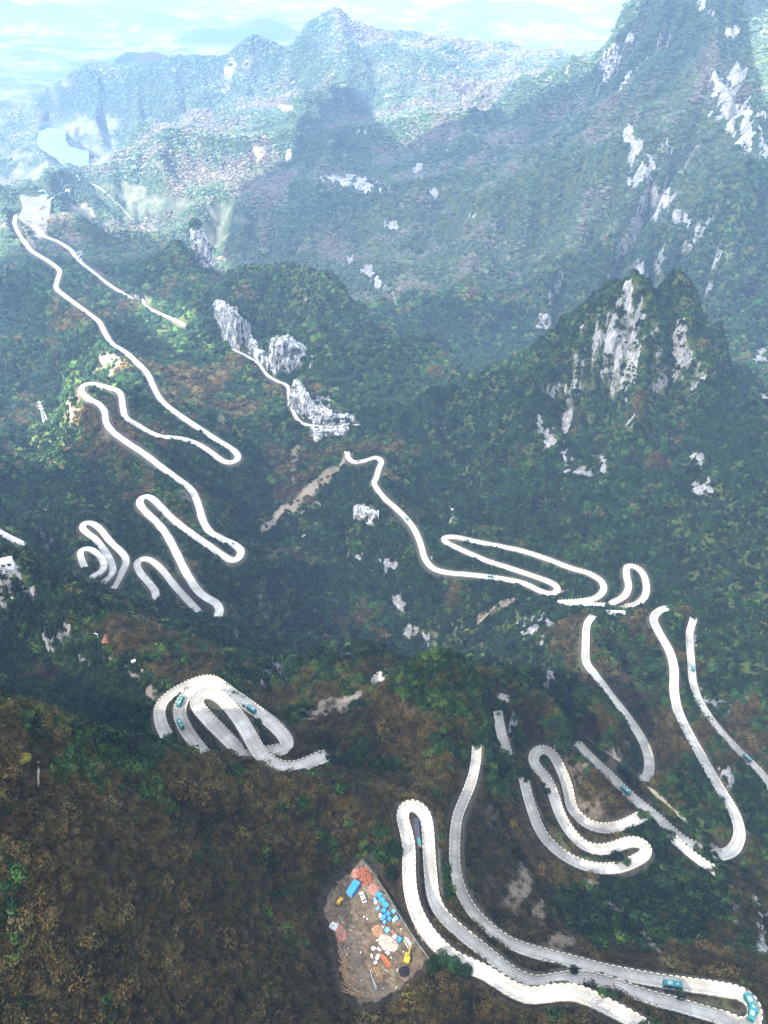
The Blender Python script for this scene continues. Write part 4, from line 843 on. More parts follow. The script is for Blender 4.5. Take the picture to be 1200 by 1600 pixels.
def make_car(mat, name='car', L=4.5, W=1.8):
    t = empty(name); sec = [(-L/2, .75, .55, .78), (-L/2+.15, .95, .35, .86), (-1.3, 1.0, .3, .9), (.95, .95, .3, .9), (L/2-.3, .78, .35, .84), (L/2, .6, .5, .7)]; b = MB(); v = []
    for x, zt, zb, hw_ in sec: v += [(x, -hw_, zb), (x, hw_, zb), (x, hw_, zt-.08), (x, hw_*.88, zt), (x, -hw_*.88, zt), (x, -hw_, zt-.08)]
    n = len(sec); b.add(v, [(i*6+j, (i+1)*6+j, (i+1)*6+(j+1) % 6, i*6+(j+1) % 6) for i in range(n-1) for j in range(6)]+[tuple(reversed(range(6))), tuple(range((n-1)*6, n*6))]); b.build('body', mat, t)
    c = MB(); v = [(-1.9, -.76, .95), (1.0, -.78, .93), (1.0, .78, .93), (-1.9, .76, .95), (-1.35, -.6, 1.42), (.25, -.6, 1.44), (.25, .6, 1.44), (-1.35, .6, 1.42)]; c.add(v, [(0, 1, 5, 4), (1, 2, 6, 5), (2, 3, 7, 6), (3, 0, 4, 7)]); c.build('windows', M_GLASS, t)
    MB().box((-.55, 0, 1.45), (1.66, 1.24, .06), bev=.02).build('roof', mat, t)
    for x in (-1.4, 1.4):
        for y in (-.8, .8): wheel(t, x, y, .33, .22)
    return t
def on_road(o, key, u, v, off=0, flip=False):
    c, w = RD[key]; uu, vv, _ = proj(c); i = int(np.argmin((uu-u)**2+(vv-v)**2)); i = min(max(i, 2), len(c)-3); tg = c[i+2]-c[i-2]; tg = tg/np.linalg.norm(tg); tg = -tg if flip else tg
    n_ = np.array([-tg[1], tg[0], 0]); o.location = tuple(c[i]+n_*off+np.array([0, 0, .07])); o.rotation_euler = (0, -math.asin(tg[2]), math.atan2(tg[1], tg[0]))
bus0 = make_bus(); first = True
for key, u, v, off, fl, lab in [
    ('R15', 283, 1096, 0.8, 0, 'teal bus highest on the left side of the left spiral'), ('R15', 290, 1129, -1.6, 1, 'teal bus lower on the left side of the left spiral, below another bus'), ('R15', 397, 1109, 1.2, 1, 'teal bus on the right arm of the left spiral'),
    ('R14', 1050, 1532, -1.2, 0, 'teal bus on the long straight of the bottom road'), ('R14', 1176, 1572, -1.3, 0, 'teal bus in the bottom right bend, left one of two'), ('R14', 1181, 1590, 1.5, 1, 'teal bus in the bottom right corner, nearest the picture edge'),
    ('R12', 978, 1238, 0, 1, 'teal bus alone on the straight road at lower right'), ('R11', 1083, 1046, 1.0, 0, 'teal bus high on the rightmost road'), ('R11', 1167, 1187, 0, 0, 'teal bus low on the rightmost road near the picture edge'),
    ('R8', 767, 902, 0, 0, 'dark teal bus on the level road in the middle of the picture'), ('R8', 636, 811, 0, 1, 'dark teal bus on the road descending past the rock wall')]:
    o = bus0 if first else copy_tree(bus0); first = False; on_road(o, key, u, v, off, fl); tag(o, lab, 'bus', 'teal buses on the winding road')
M_CARD = flat('dark_car_paint', (.03, .035, .045), .3, .1); car0 = make_car(M_CARD); first = True
for key, u, v, off, fl, lab in [('R8', 560, 721, 1, 0, 'dark car in the first bend below the ledge road'), ('R1', 359, 721, 0, 0, 'dark car in the upper left hairpin'), ('R1', 364, 851, 0, 0, 'dark car at the lower left hairpin by the green island'), ('R1', 228, 582, 1, 0, 'dark car high on the long left road')]:
    o = car0 if first else copy_tree(car0); first = False; on_road(o, key, u, v, off, fl); tag(o, lab, 'car', 'dark cars on the far roads')
# ------------------------------------------------------------------ the builders' yard
def yp(zx, zy, z=0): q = P(490+zx/6, 1320+zy/6, YARD_D); q[2] = ZC-YARD_D+.0+z; return q
yu = catmull(YARD+YARD[:1], 7)[:-1]; yu = yu+np.stack([fbm(np.arange(len(yu))*.45, np.zeros(len(yu)), 3, 5), fbm(np.arange(len(yu))*.45, np.zeros(len(yu)), 3, 15)], 1)*12; yq = P(yu[:, 0], yu[:, 1], YARD_D); yq[:, 2] -= .05
t = NT('trodden_yard_ground'); co = t.n('ShaderNodeNewGeometry').outputs['Position']; c = t.ramp(t.mix(.5, t.noise(co, .12, 6, .65, .6), t.noise(co, .8, 6, .7)), [(.34, (.04, .03, .02)), (.45, (.10, .075, .05)), (.55, (.19, .145, .095)), (.7, (.33, .27, .20))]); t.l(c, t.b.inputs['Base Color']); t.b.inputs['Roughness'].default_value = .95
tag(MB().add(yq+np.array([0, 0, .12]), [tuple(range(len(yq)))]).build('ground', t.m), kind='structure')
def at(o, p, rz=0, lab=None, cat=None, grp=None): o.location = tuple(p); o.rotation_euler = (0, 0, rz); return tag(o, lab, cat, grp)
M_BLUE = flat('bright_blue_sheet', (.05, .30, .72), .5, .12, .7); M_BLUE2 = flat('pale_blue_plastic', (.16, .45, .78), .5, .15, .8); M_YEL = flat('yellow_machine_paint', (.72, .42, .04), .45, .12, 1); M_ORG = flat('orange_steel_primer', (.50, .16, .06), .7, .25, 1.2)
M_BRICK = flat('red_brick_rubble', (.36, .13, .08), .95, .35, 1.2); M_PINK = flat('pinkish_brick', (.48, .24, .18), .95, .3, 1.3); M_SACK = flat('white_sacking', (.70, .70, .70), .8, .15, 1.5); M_SAND = flat('pale_sand', (.52, .44, .36), .98, .2, .9); M_WOOD = flat('raw_timber', (.42, .26, .13), .85, .3, 1.5); M_BLACK = flat('black_sheet', (.02, .02, .025), .6)
ct_ = empty('shipping_container'); L_, W_, H_ = 6.2, 2.9, 2.6; b = MB().box((0, 0, H_/2), (L_, W_, H_))
for i in range(20): b.box((-L_/2+.25+i*.3, 0, H_/2), (.12, W_+.08, H_-.3)); b.box((-L_/2+.25+i*.3, 0, H_+.02), (.12, W_-.2, .06))
b.build('container_body', M_BLUE, ct_)
for s_ in (-1, 1): d_ = MB().box((-L_/2-.06, s_*.7, H_/2), (.08, 1.3, H_-.25), bev=.02).build('door', M_BLUE2, ct_); MB().tube((-L_/2-.14, s_*.35, .3), (-L_/2-.14, s_*.35, 2.3), .03).build('locking_bar', M_STEEL, d_)
at(ct_, yp(372, 422), math.radians(58), 'bright blue ribbed container beside the white car in the yard', 'container')
o = make_car(M_WHITE, 'parked_car', 4.7, 1.85); at(o, yp(462, 497), math.radians(112), 'white car parked on the bare yard by the blue container', 'car')
# excavator
ex_ = empty('excavator')
for s_ in (-1, 1):
    tr = MB().box((0, s_*1.05, .42), (3.4, .5, .8), bev=.3).build('track', M_RUB, ex_)
MB().box((0, 0, .85), (1.6, 1.4, .3)).build('turntable', M_STEEL, ex_); MB().box((-.55, 0, 1.5), (2.4, 2.3, 1.0), bev=.15).box((-1.5, 0, 1.5), (.6, 2.2, 1.1), bev=.2).build('body', M_YEL, ex_)
cb = MB().box((.75, .62, 2.1), (1.3, .95, 1.5), bev=.1).build('cab', M_YEL, ex_); MB().box((.8, .62, 2.3), (1.36, 1.0, .8)).build('window', M_GLASS, cb)
MB().tube((.6, -.2, 1.6), (2.6, -.2, 3.2), .3, .24).tube((2.6, -.2, 3.2), (4.2, -.2, 2.9), .24, .2).build('boom', M_YEL, ex_); MB().tube((4.1, -.2, 3.0), (5.0, -.2, 1.2), .2, .15).build('dipper_arm', M_YEL, ex_); MB().box((5.0, -.2, .8), (.8, 1.1, .7), tap=.6, ry=.4).build('bucket', M_STEEL, ex_)
MB().tube((1.2, -.2, 1.5), (2.3, -.2, 2.6), .09).build('hydraulic_ram', M_STEEL, ex_)
at(ex_, yp(878, 1075), math.radians(72), 'yellow tracked excavator with raised boom by the yard fence', 'excavator')
# small loader under a dark sheet, left
ld = empty('loader'); MB().box((0, 0, 1.1), (2.6, 1.5, .9), bev=.15).build('body', M_ORG if False else M_YEL, ld); MB().box((-.3, 0, 1.9), (1.1, 1.2, .9), bev=.1).build('cab', M_YEL, ld); MB().box((1.8, 0, .5), (.8, 1.8, .7), tap=.8, ry=.3).build('bucket', M_YEL, ld)
for x in (-.9, .9):
    for y in (-.8, .8): wheel(ld, x, y, .5, .35)
at(ld, yp(238, 545), math.radians(60), 'small orange yellow wheel loader at the left edge of the yard', 'loader')
def heap(name, p, dims, rz, mat, lab, cat, seed, lumps=60, lsz=.35, extra=None):
    r_ = np.random.default_rng(seed); V = []; F = []; nu, nv = 18, 14
    for j in range(nv+1):
        for i in range(nu+1):
            x, y = i/nu*2-1, j/nv*2-1; h = max(0, 1-(abs(x)**2.4+abs(y)**2.4))**.7*(1+.25*r_.normal()); V.append((x*dims[0]/2, y*dims[1]/2, h*dims[2]-.1))
    F = [(j*(nu+1)+i, j*(nu+1)+i+1, (j+1)*(nu+1)+i+1, (j+1)*(nu+1)+i) for j in range(nv) for i in range(nu)]
    b = MB().add(V, F)
    for _ in range(lumps):
        x, y = r_.uniform(-.85, .85, 2); z = max(0, 1-(abs(x)**2.4+abs(y)**2.4))**.7*dims[2]; q = lsz*r_.uniform(.5, 1.4); b.box((x*dims[0]/2, y*dims[1]/2, z), (q*1.6, q, q*.6), r_.uniform(0, 3), rx=r_.normal()*.3, ry=r_.normal()*.3)
    o = b.build(name, mat); at(o, p, rz, lab, cat); return o
heap('brick_rubble', yp(470, 300), (7.5, 8.5, 1.3), .3, M_BRICK, 'large heap of broken red bricks at the top of the yard', 'rubble heap', 1, 160, .5)
heap('brick_rubble', yp(400, 270), (5, 4, .9), .9, M_PINK, 'pink brick heap touching the top left of the large red heap', 'rubble heap', 2, 90, .45)
heap('brick_rubble', yp(560, 420), (5, 4.5, .9), -.5, M_PINK, 'salmon brick heap just above the blue crates', 'rubble heap', 3, 90, .4)
heap('sand_pile', yp(700, 920), (9, 5.5, 1.1), -.5, M_SAND, 'pale sand pile in the right middle of the yard', 'sand pile', 4, 20, .3)
heap('sand_pile', yp(600, 810), (4.5, 5, .8), .3, flat('reddish_sand', (.42, .24, .15), .98, .2), 'reddish sand pile above the pale sand', 'sand pile', 5, 14, .25)
heap('brick_rubble', yp(255, 840), (4, 6.5, .8), .45, M_PINK, 'pink brick heap on the left bank of the yard', 'rubble heap', 6, 110, .4)
heap('brick_rubble', yp(190, 765), (4, 3, .6), -.5, M_SACK, 'whitish rubble at the top of the left bank', 'rubble heap', 7, 50, .35)
heap('ash_heap', yp(850, 1190), (4.6, 4.2, .8), .2, M_BLACK, 'black ash heap below the excavator', 'ash heap', 8, 30, .3)
def crate(mat, lab, zx, zy, sx, sy, sz, rz, name='crate', grp='blue crates and bins in the yard'):
    t = empty(name); MB().box((0, 0, sz/2), (sx, sy, sz), bev=.05).build('crate_body', mat, t); lid = MB().box((0, 0, sz+.05), (sx+.08, sy+.08, .1), bev=.03)
    lid.box((0, 0, sz+.12), (sx*.7, .12, .06)); lid.build('lid', mat, t); at(t, yp(zx, zy), rz, lab, 'crate', grp)
for i, (zx, zy, sx, sy, c_, lab) in enumerate([(612,478,2.2,1.9,0,'big blue crate at the top of the blue row'),(640,522,2.2,2.0,0,'second big blue crate from the top of the row'),(675,570,2.3,2.0,0,'third big blue crate, just right of a white box'),(660,627,1.6,1.4,0,'blue crate at the middle of the crate row, left one'),(698,652,1.5,1.6,0,'blue crate in the middle of the crate cluster, right one'),
    (655,690,1.5,1.8,0,'blue crate at the left side of the lower cluster'),(710,702,1.4,1.5,0,'lowest bright crate in the middle of the cluster'),(750,632,1.4,1.3,1,'pale blue crate standing apart toward the fence'),(772,700,1.6,1.5,1,'pale blue crate nearest the fence'),(603,606,1.0,1.2,1,'small teal blue bin left of the row'),(583,545,1.2,1.2,2,'white box left of the third big crate'),
    (625,672,1.0,1.1,2,'white box on the left of the lower cluster'),(752,718,1.0,.9,2,'white box by the crate nearest the fence'),(665,735,1.0,1.0,1,'small pale bin below the crate cluster'),(690,808,1.7,1.6,1,'pale blue crate alone below the cluster'),(760,866,1.4,1.3,2,'white box between two lower blue crates'),(805,897,1.5,1.6,0,'lowest blue crate beside the timber'),(575,520,.9,1.0,1,'small pale bin left of the second big crate')]):
    crate((M_BLUE, M_BLUE2, M_SACK)[c_], lab, zx, zy, sx, sy, rng.uniform(.8, 1.5), math.radians(-38)+rng.normal()*.15, 'crate' if c_ < 2 else 'box')
def sack(zx, zy, sx, sy, rz, lab):
    r_ = np.random.default_rng(int(zx)); V = []; nu = 8
    for j, (z, k_) in enumerate(((0, .85), (.25, 1.0), (.6, .95), (.85, .6), (.9, .1))):
        for i in range(nu): a_ = 2*math.pi*i/nu; V.append((math.cos(a_)*sx/2*k_*r_.uniform(.85, 1.12), math.sin(a_)*sy/2*k_*r_.uniform(.85, 1.12), z*r_.uniform(.9, 1.1)))
    F = [(j*nu+i, j*nu+(i+1) % nu, (j+1)*nu+(i+1) % nu, (j+1)*nu+i) for j in range(4) for i in range(nu)]+[tuple(range(4*nu, 5*nu))]
    at(MB().add(V, F).build('bulk_bag', M_SACK), yp(zx, zy), rz, lab, 'bulk bag', 'white bulk bags in the yard')
for a_ in [(560,975,2.0,1.6,.2,'white bag at the top left of the bag cluster'),(612,982,2.2,1.3,-.5,'white bag in the top middle of the bag cluster'),(660,975,2.0,1.2,-.6,'white bag above the bag nearest the sand'),(695,1015,1.8,1.5,-.5,'white bag at the right end of the cluster under the sand'),(600,1055,1.7,2.6,-.4,'long white bag left of the orange steel'),(545,1045,1.0,1.8,.2,'narrow white bag at the left rim of the cluster'),(580,1108,1.8,1.3,.3,'white bag lowest in the cluster')]: sack(*a_)
def bundle(name, pts, r_, mat, lab, cat, square=False):
    b = MB(); c0 = yp(*pts[0][:2])
    for (x1, y1, x2, y2) in pts:
        p, q = yp(x1, y1, .25+rng.uniform(0, .35))-c0*0, yp(x2, y2, .25+rng.uniform(0, .3)); b.tube(p-c0, q-c0, r_, n=4 if square else 8)
    at(b.build(name, mat), c0, 0, lab, cat)
bundle('steel_beams', [(618,1030,700,1160),(632,1025,712,1155),(648,1030,724,1150),(662,1045,730,1140),(640,1060,690,1150)], .22, M_ORG, 'bundle of orange steel beams beside the white bags', 'beams', True)
bundle('timber_stack', [(540,1160,600,1300),(560,1150,625,1300),(580,1150,640,1295),(600,1145,650,1280),(550,1190,610,1310)], .22, M_WOOD, 'stack of brown timber at the bottom of the yard', 'timber', True)
bundle('pipe_stack', [(528,1170,575,1350),(535,1210,585,1360),(545,1240,598,1355)], .1, M_SACK, 'thin white pipes lying left of the brown timber', 'pipes')
bundle('pipe_stack', [(850,870,905,960),(862,865,925,965),(848,900,890,975),(880,880,930,950)], .16, M_SACK, 'white pipes lying above the excavator', 'pipes')
bundle('plank_pile', [(240+rng.uniform(-20,50),940+k_*20+rng.uniform(-30,30),260+k_*9+rng.uniform(-10,60),1040+k_*20+rng.uniform(-30,30)) for k_ in range(22)], .14, M_WOOD, 'long scattered pile of orange brown planks down the left bank', 'planks', True)
bundle('plank_pile', [(660,760,770,860),(680,770,790,850),(740,800,810,880),(720,790,780,900)], .13, M_PINK, 'loose reddish boards between the two blue crate groups', 'planks', True)
r2 = np.random.default_rng(5)
for nm_, mt_, n_, lab_ in (('scraps', M_SACK, 70, 'scattered pale scraps all over the yard'), ('brick_scraps', M_BRICK, 110, 'scattered red brick bits all over the yard'), ('dark_scraps', M_DIRTY, 90, 'scattered dark stones and offcuts in the yard')):
    b = MB()
    for _ in range(n_):
        zx, zy = r2.normal(640, 150), r2.uniform(230, 1350)
        if r2.random() < .35: zx, zy = r2.normal(250, 45), r2.uniform(700, 1350)
        q_ = yp(zx, zy, .25); uu_, vv_ = 490+zx/6, 1320+zy/6
        if poly_in(YARD, np.array([uu_]), np.array([vv_]))[0]: b.box(q_, (r2.uniform(.2, .9), r2.uniform(.15, .5), r2.uniform(.1, .35)), r2.uniform(0, 3))
    tag(b.build(nm_, mt_), lab_, 'scraps', kind='stuff')
# low green fence down the right side of the yard
fn = empty('fence'); fp = [yp(480,160), yp(600,330), yp(760,570), yp(900,790), yp(1080,1070)]; q = resample(np.array(fp), 2.6); at(fn, q[0], 0, 'dark green mesh fence down the right side of the yard', 'fence'); q = q-q[0]
M_FG = flat('green_fence', (.03, .10, .06), .6)
for a_, b_ in zip(q[:-1], q[1:]): MB().box(((a_+b_)/2+np.array([0, 0, .8]))[:3], (np.linalg.norm(b_-a_), .05, 1.5), math.atan2(b_[1]-a_[1], b_[0]-a_[0])).build('panel', M_FG, fn)
for a_ in q: MB().tube(a_, a_+np.array([0, 0, 1.9]), .06).build('post', M_STEEL, fn)
# ------------------------------------------------------------------ buildings
M_PV = None
def grid_mat(name, c1, c2, sx, sy):
    t = NT(name); co = t.n('ShaderNodeTexCoord').outputs['Object']; sp = t.n('ShaderNodeSeparateXYZ'); t.l(co, sp.inputs[0])
    f = t.math('MAXIMUM', t.math('LESS_THAN', t.math('FRACT', t.math('DIVIDE', sp.outputs[0], sx)), .1), t.math('LESS_THAN', t.math('FRACT', t.math('DIVIDE', sp.outputs[1], sy)), .1)); t.l(t.mix(f, c1, c2), t.b.inputs['Base Color']); t.b.inputs['Roughness'].default_value = .3; return t.m
sh_ = empty('roadside_shed'); c_, _ = RD['R14']; uu, vv, _ = proj(c_); zr_ = float(c_[int(np.argmin((uu-669)**2+(vv-1307)**2)), 2]); p0 = P(651, 1303, ZC-zr_); Ls, Ws = 12.5, 2.5
MB().box((0, 0, -1.2), (Ws, Ls, 6.2)).build('wall', M_DIRTY, sh_); MB().box((0, 1.6, 2.05), (Ws+.3, Ls-3.4, .25), bev=.04).build('roof', grid_mat('dark_panel_roof', (.018, .022, .04), (.16, .17, .2), .75, .95), sh_)
MB().box((0, -4.6, 2.0), (Ws+.2, 2.6, .3), bev=.04).build('canopy', M_TEAL, sh_); MB().box((0, -6.3, .6), (Ws+.6, .5, 1.6)).build('parapet', M_KERB, sh_)
at(sh_, (p0[0], p0[1], zr_+.3), math.radians(3), 'narrow shed with dark gridded roof between the two lanes of the bottom hairpin', 'shed')
def house(name, u, v, sx, sy, h, rz, roofm, lab, wallm=M_WHITE, gable=True, p=None, win=3, sink=2):
    t = empty(name); q = hit(u, v)[0] if p is None else p; MB().box((0, 0, h/2-sink/2), (sx, sy, h+sink)).build('wall', wallm, t)
    if gable: MB().add([(-sx/2-.3, -sy/2-.3, h), (sx/2+.3, -sy/2-.3, h), (sx/2+.3, sy/2+.3, h), (-sx/2-.3, sy/2+.3, h), (-sx/2-.3, 0, h+sy*.28), (sx/2+.3, 0, h+sy*.28)], [(0, 1, 5, 4), (2, 3, 4, 5), (0, 4, 3), (1, 2, 5), (0, 3, 2, 1)]).build('roof', roofm, t)
    else: MB().box((0, 0, h+.15), (sx+.4, sy+.4, .3), bev=.05).build('roof', roofm, t)
    for i in range(win):
        x = (i-(win-1)/2)*sx/win; f = MB().box((x, -sy/2-.03, h*.55), (sx/win*.6, .1, h*.4)).build('window', M_GLASS, t); MB().box((x, -sy/2-.08, h*.33), (sx/win*.7, .16, h*.04)).build('sill', wallm, f)
    at(t, q, rz, lab, 'building'); return t
M_BROOF = flat('blue_glass_roof', (.03, .09, .20), .3, .1, .05); M_CROOF = flat('pale_green_roof', (.10, .28, .24), .5, .06, .05); M_GROOF = flat('grey_roof', (.16, .16, .16), .8, .1)
pp = lambda u, v: P(u, v, PLAZA_D)
pz_ = P(np.array([p[0] for p in PLAZA]), np.array([p[1] for p in PLAZA]), PLAZA_D); tag(MB().add(pz_+np.array([0, 0, .6]), [tuple(range(len(pz_)))]).build('plaza', flat('plaza_paving', (.11, .108, .10), .9, .06, .05)), kind='structure')
house('station_building', 0, 0, 24, 30, 9, .1, M_BROOF, 'blue roofed hall at the upper right of the far white plaza', p=pp(69, 309), gable=False, win=4)
house('station_building', 0, 0, 16, 26, 8, -.3, M_BROOF, 'smaller blue roofed hall at the upper left of the far white plaza', p=pp(39, 311), gable=False, win=4)
house('station_building', 0, 0, 36, 44, 11, 0, M_CROOF, 'large pale green roofed hall in the middle of the far plaza', p=pp(56, 326), gable=False, win=6)
house('ticket_office', 0, 0, 26, 9, 10, 0, M_GROOF, 'low white building with a band of dark windows below the green hall', p=pp(58, 343), gable=False, win=5)
house('hut', 0, 0, 16, 12, 6, .2, M_GROOF, 'small white hut on the rise right of the far plaza', p=hit(106, 299)[0], win=2)
house('cliff_house', 12, 884, 9, 7, 6, .3, M_SACK, 'white house on the cliff top at the left picture edge', gable=False, win=2)
house('hut', 2, 892, 6, 5, 4, .3, M_GROOF, 'low grey walled hut just below the cliff house', M_SACK, gable=False, win=1)
house('hut', 209, 1035, 2.4, 2, 1.8, .4, M_SACK, 'tiny white hut on the red earth ridge path', gable=True, win=1, sink=1)
ct2 = empty('cable_tower'); q = hit(154, 1002)[0]; MB().box((0, 0, 1.6), (2.6, 3.6, 4.2), bev=.1).build('base_house', M_WHITE, ct2); m_ = MB()
for x, y in ((-.7, -.7), (.7, -.7), (.7, .7), (-.7, .7)): m_.tube((x+.3, y, 3.4), (x*.4+.3, y*.4, 8.5), .14, .1)
for z in (4.4, 5.6, 6.8): m_.box((.3, 0, z), (1.3-z*.08, 1.3-z*.08, .12))
m_.build('mast', M_WHITE, ct2); MB().box((.3, 0, 8.6), (3.6, .4, .4), bev=.05).build('cross_arm', M_WHITE, ct2)
for s_ in (-1, 1): MB().tube((.3+s_*1.6, -.3, 8.25), (.3+s_*1.6, .3, 8.25), .28, n=12).build('pulley', M_STEEL, ct2)
at(ct2, q, -.4, 'white cable tower on the crest of the left middle ridge', 'cable tower')
heap('earth_scar', hit(170, 998)[0], (9, 9, .8), 0, flat('red_earth', (.28, .11, .07), .95, .3), 'red earth mound right of the white cable tower', 'earth mound', 11, 30, .4)
py_ = empty('pylon'); q = hit(74, 668)[0]; dq = proj(q[None])[2][0]; Hp = 40*dq/1178/.85; M_PY = flat('galvanised_steel', (.55, .55, .55), .5, .1, 1, .3)
def pr_(z): return 4.6*(1-z/Hp)**1.2+1.0
for sx_, sy_ in ((-1, -1), (1, -1), (1, 1), (-1, 1)):
    m_ = MB(); zs = np.linspace(-3, Hp, 9)
    for z1, z2 in zip(zs[:-1], zs[1:]): m_.tube((sx_*pr_(max(z1, 0)), sy_*pr_(max(z1, 0)), z1), (sx_*pr_(max(z2, 0)), sy_*pr_(max(z2, 0)), z2), .55, .45, 4)
    m_.build('leg', M_PY, py_)
m_ = MB(); zs = np.linspace(0, Hp, 9)
for z1, z2 in zip(zs[:-1], zs[1:]):
    for (ax, ay), (bx, by) in (((-1, -1), (1, -1)), ((1, -1), (1, 1)), ((1, 1), (-1, 1)), ((-1, 1), (-1, -1))):
        m_.tube((ax*pr_(z1), ay*pr_(z1), z1), (bx*pr_(z2), by*pr_(z2), z2), .3, n=4); m_.tube((bx*pr_(z1), by*pr_(z1), z1), (ax*pr_(z2), ay*pr_(z2), z2), .3, n=4)
m_.build('bracing', M_PY, py_)
for z in (.72, .84, .95): MB().box((0, 0, Hp*z), (11, 1.0, .9)).build('cross_arm', M_PY, py_)
at(py_, q, .3, 'pale lattice pylon on the sunlit green rib at far left', 'pylon')
# ------------------------------------------------------------------ rock pillars and cliff faces
def pillar(u, v0, v1, wpx, seed, lab, cap=True):
    q = hit(u, v0)[0]; d = proj(q[None])[2][0]; q[1] += wpx*d/1178*.3; top_ = PY(u, v1, q[1]); H = top_[2]-q[2]; R_ = wpx/2*d/1178; nu, nv = 40, 46; V = []; r_ = np.random.default_rng(seed)
    aa = np.linspace(0, 2*math.pi, nu, endpoint=False)
    for j in range(nv):
        z = j/(nv-1); k_ = 1+.5*(1-z)**3+.12*math.sin(z*9+seed)
        if z > .9: k_ *= math.sqrt(max(0, 1-((z-.9)/.1)**2))*.95+.05
        fl = fbm(aa*2.2+seed, np.full(nu, z*2.5), 4, seed)+.5*fbm(aa*7+seed, np.full(nu, z*2), 3, seed+4); fl = fl*(np.minimum(1, np.minimum(aa, 2*math.pi-aa)*2))
        for i, a_ in enumerate(aa): rr = R_*k_*(1+.34*fl[i]); V.append((math.cos(a_)*rr+.15*R_*math.sin(z*5), math.sin(a_)*rr, z*H-6))
    F = [(j*nu+i, j*nu+(i+1) % nu, (j+1)*nu+(i+1) % nu, (j+1)*nu+i) for j in range(nv-1) for i in range(nu)]+[tuple(range((nv-1)*nu, nv*nu))]
    t = empty('rock_pillar'); MB().add(V, F).build('rock_face', M_ROCK, t)
    if cap:
        c_ = leaf_clump('shrub_cap', M_GREEN, 900, seed, leaf=.09, flat_=1); col.objects.link(c_); c_.parent = t; c_.scale = (R_*1.1, R_*1.1, R_*1.15); c_.location = (.15*R_*math.sin(5), 0, H-R_*.45)
    at(t, q, 0, lab, 'rock pillar')
pillar(315, 412, 352, 26, 3, 'tall white limestone pillar with a green cap above the dark spur'); pillar(127, 406, 389, 9, 5, 'small pale rock spike beside the far road', False)
pillar(849, 508, 486, 14, 8, 'stubby shrub topped rock knob on the left shoulder of the twin peak'); pillar(213, 468, 458, 6, 9, 'small pale rock beside the gap in the far road', False); pillar(258, 1045+0, 1040, 3, 12, 'small boulder above the left spiral', False) if False else None
def cliff(base, top, lab, thick=16, seed=1, name='rock_wall'):
    b = hit([p[0] for p in base], [p[1] for p in base]); b[:, 1] = np.minimum(b[:, 1], np.median(b[:, 1])+60); b = resample(np.column_stack([b, [p[0] for p in top], [p[1] for p in top]]), max(1.5, b[:, 1].mean()*.0016)); n = len(b)
    tp = np.array([PY(p[3], p[4], p[1]+thick*.5) for p in b]); nv = 26; V = []; back = []
    sc_ = b[:, 1].mean()*.01
    for j in range(nv):
        z = j/(nv-1); q = b[:, :3]*(1-z)+tp*z; s_ = np.arange(n)*.16
        nn = 1.5*fbm(s_*.8+seed, np.full(n, z*2.2), 5, seed)+.8*ridged(s_*2.2, np.full(n, z*.7+seed), 3, seed); q = q.copy(); q[:, 1] += -nn*sc_*.45+(sc_*.5 if z > .93 else 0)*((z-.93)/.07)*2; q[:, 2] += (-3 if j == 0 else 0)+(fbm(s_*1.3, s_*0+seed, 4, 3)*sc_*.5 if j >= nv-2 else 0); V.append(q)
    bk = V[-1].copy(); bk[:, 1] += thick; bk[:, 2] -= 2; V.append(bk); bk2 = bk.copy(); bk2[:, 2] = b[:, 2]-20; V.append(bk2)
    V = np.array(V); H = len(V); o = grid_mesh(name, V.reshape(-1, 3), H, n, M_ROCK, False); tag(o, lab, 'cliff'); return o
cliff([(336,500),(346,527),(360,545),(374,549),(390,548)], [(333,473),(349,478),(362,492),(374,502),(388,514)], 'streaked white cliff above the left start of the ledge road', seed=3)
cliff([(419,578),(432,590),(447,588),(461,574),(478,560)], [(421,538),(434,534),(448,533),(462,540),(478,546)], 'white fluted cliff at the middle of the ledge road', seed=7)
cliff([(452,618),(460,640),(474,655),(490,661),(515,663),(560,660)], [(457,598),(468,607),(480,626),(492,641),(515,648),(560,652)], 'white cliff over the lower bend of the ledge road', seed=11)
cliff([(388,550),(396,558),(407,567),(418,580)], [(388,528),(397,538),(408,550),(420,562)], 'low grey cliff joining the two white cliffs along the ledge road', seed=5, thick=10)
cliff([(484,684),(500,690),(520,684),(545,676)], [(484,671),(500,673),(520,672),(545,668)], 'short grey rock wall under the ledge road', seed=13, thick=8)
cliff([(552,813),(570,817),(592,820)], [(552,797),(570,796),(592,803)], 'small pale rock band below the first bend of the middle road', seed=17, thick=8)
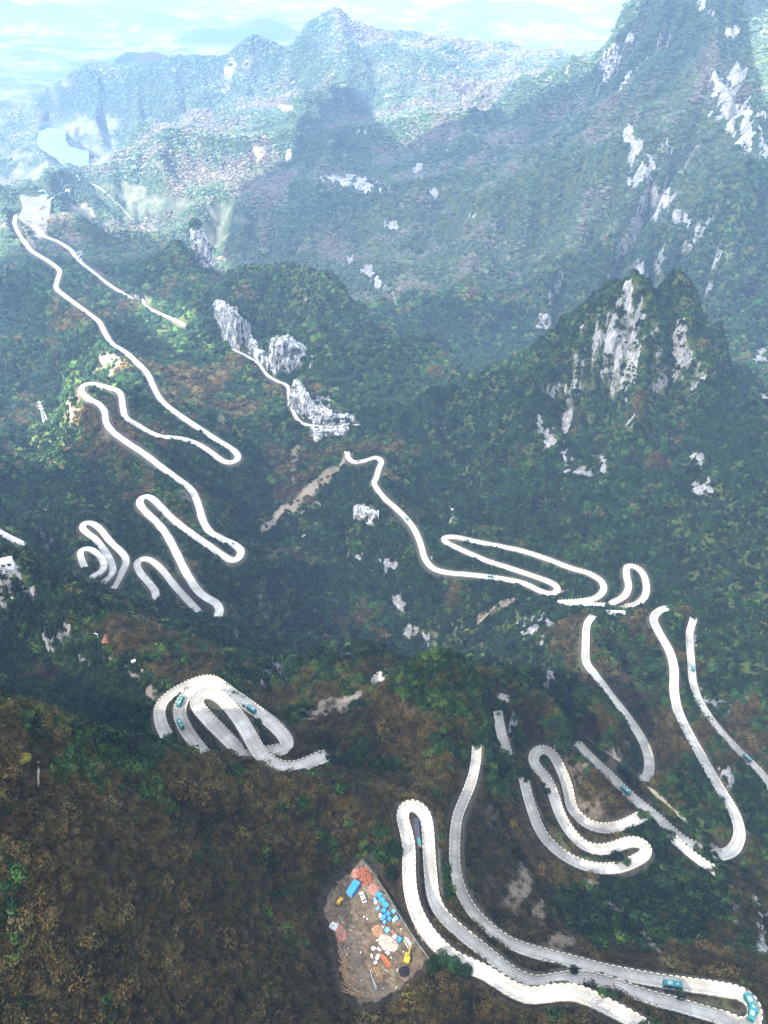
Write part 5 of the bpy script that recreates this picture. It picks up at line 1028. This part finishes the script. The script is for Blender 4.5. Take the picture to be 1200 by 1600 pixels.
# ------------------------------------------------------------------ single bushes that stand out
def make_bush(R_, H, mat, seed, n=1500):
    t = empty('bush'); c_ = leaf_clump('crown', mat, n, seed, leaf=.075, flat_=1.0); col.objects.link(c_); c_.parent = t; c_.scale = (R_, R_*.95, H); c_.location = (0, 0, H*.1)
    tr = MB().tube((0, 0, -.6), (.1, 0, H*.5), .16*R_*.5, .06*R_*.5, 7); r_ = np.random.default_rng(seed)
    for i in range(5): a_ = i*1.3; tr.tube((.05, 0, H*.25), (math.cos(a_)*R_*.5, math.sin(a_)*R_*.5, H*.65), .035*R_, .015*R_, 5)
    tr.build('trunk', M_BARK, t); return t
for i, (u, v, R_, H, mt, lab) in enumerate([(232,1182,5.5,5,M_DARK,'big dark bush at the lower left of the spiral road'),(215,1170,4,4,M_DARK,'dark bush on the far left of the big bush below the spiral'),(250,1186,4,3.6,M_DARK,'dark bush right of the big bush below the spiral'),
    (962,1342,4.6,4,M_DARK,'round dark bush inside the lower hairpin at lower right'),(978,1348,3,2.6,M_GREEN,'smaller green bush touching the round one in the hairpin'),(1015,1298,4.4,4,M_DARK,'dark bush between the hairpin end and the straight road'),(1035,1310,3.8,3.5,M_DARK,'dark bush just right of the hairpin end'),
    (872,1415,6,5,M_DARK,'wide dark thicket on the gravel slope in the lower right'),(890,1400,4.6,4,M_DARK,'dark bush at the upper right of the wide gravel slope thicket'),(858,1400,4,4,M_DARK,'dark bush at the left rim of the gravel slope thicket'),
    (896,1517,2.2,2.6,M_DARK,'small dark bush between the two bottom lanes'),(940,1552,2.2,2.2,M_GREEN,'small green bush above the lowest lane'),(958,1558,2.0,2.4,M_DARK,'small dark bush on the lowest lane verge, right one'),(1060,1556,2.6,2.2,M_DARK,'low dark bush below the bus on the bottom road'),(1045,1592,3.2,2.6,M_DARK,'dark bush at the bottom edge under the lower lane'),
    (692,1500,3.6,3.4,M_DARK,'dark bush hiding the lane end at the yard corner, left one of a clump'),(708,1510,4,3.6,M_GREEN,'green bush in the middle of the clump at the lane end'),(726,1520,3.8,3.2,M_DARK,'dark bush at the right end of the clump by the lane end'),(680,1512,4,3.2,M_GREEN,'green bush below the clump at the yard corner'),(855,1238,2.6,3,M_GREEN,'bright green bush inside the top hairpin at lower right'),(848,1228,2.2,2.4,M_GREEN,'small green bush just above left of the bright hairpin bush'),(930,1330-20+0,1.6,1.5,M_GREEN,'tiny green bush on the grass strip between hairpin lanes'),
    (620,1335,3.6,4,M_DARK,'dark bush left of the bottom hairpin'),(612,1370,3.8,4,M_DARK,'dark bush between the yard fence and the left lane'),(985,1222,3.2,3,M_DARK,'dark bush beside the straight road above its bus'),(1050,1275,3,2.6,M_GREEN,'green bush on the bank above the straight road'),(40,1190,2.6,2.6,flat('yellow_leaf', (.22, .19, .03), .8),'yellow leaved bush near the crest of the brown hill'),(350,1112,1.5,1.4,M_GREEN,'low green bush inside the left spiral loop'),(381,1104,1.6,1.2,M_GREEN,'yellow green bush where the spiral lanes meet')]):
    q = hit(u, v)[0]; t = make_bush(R_, H, mt, 100+i); at(t, q, i*1.1, lab, 'bush')
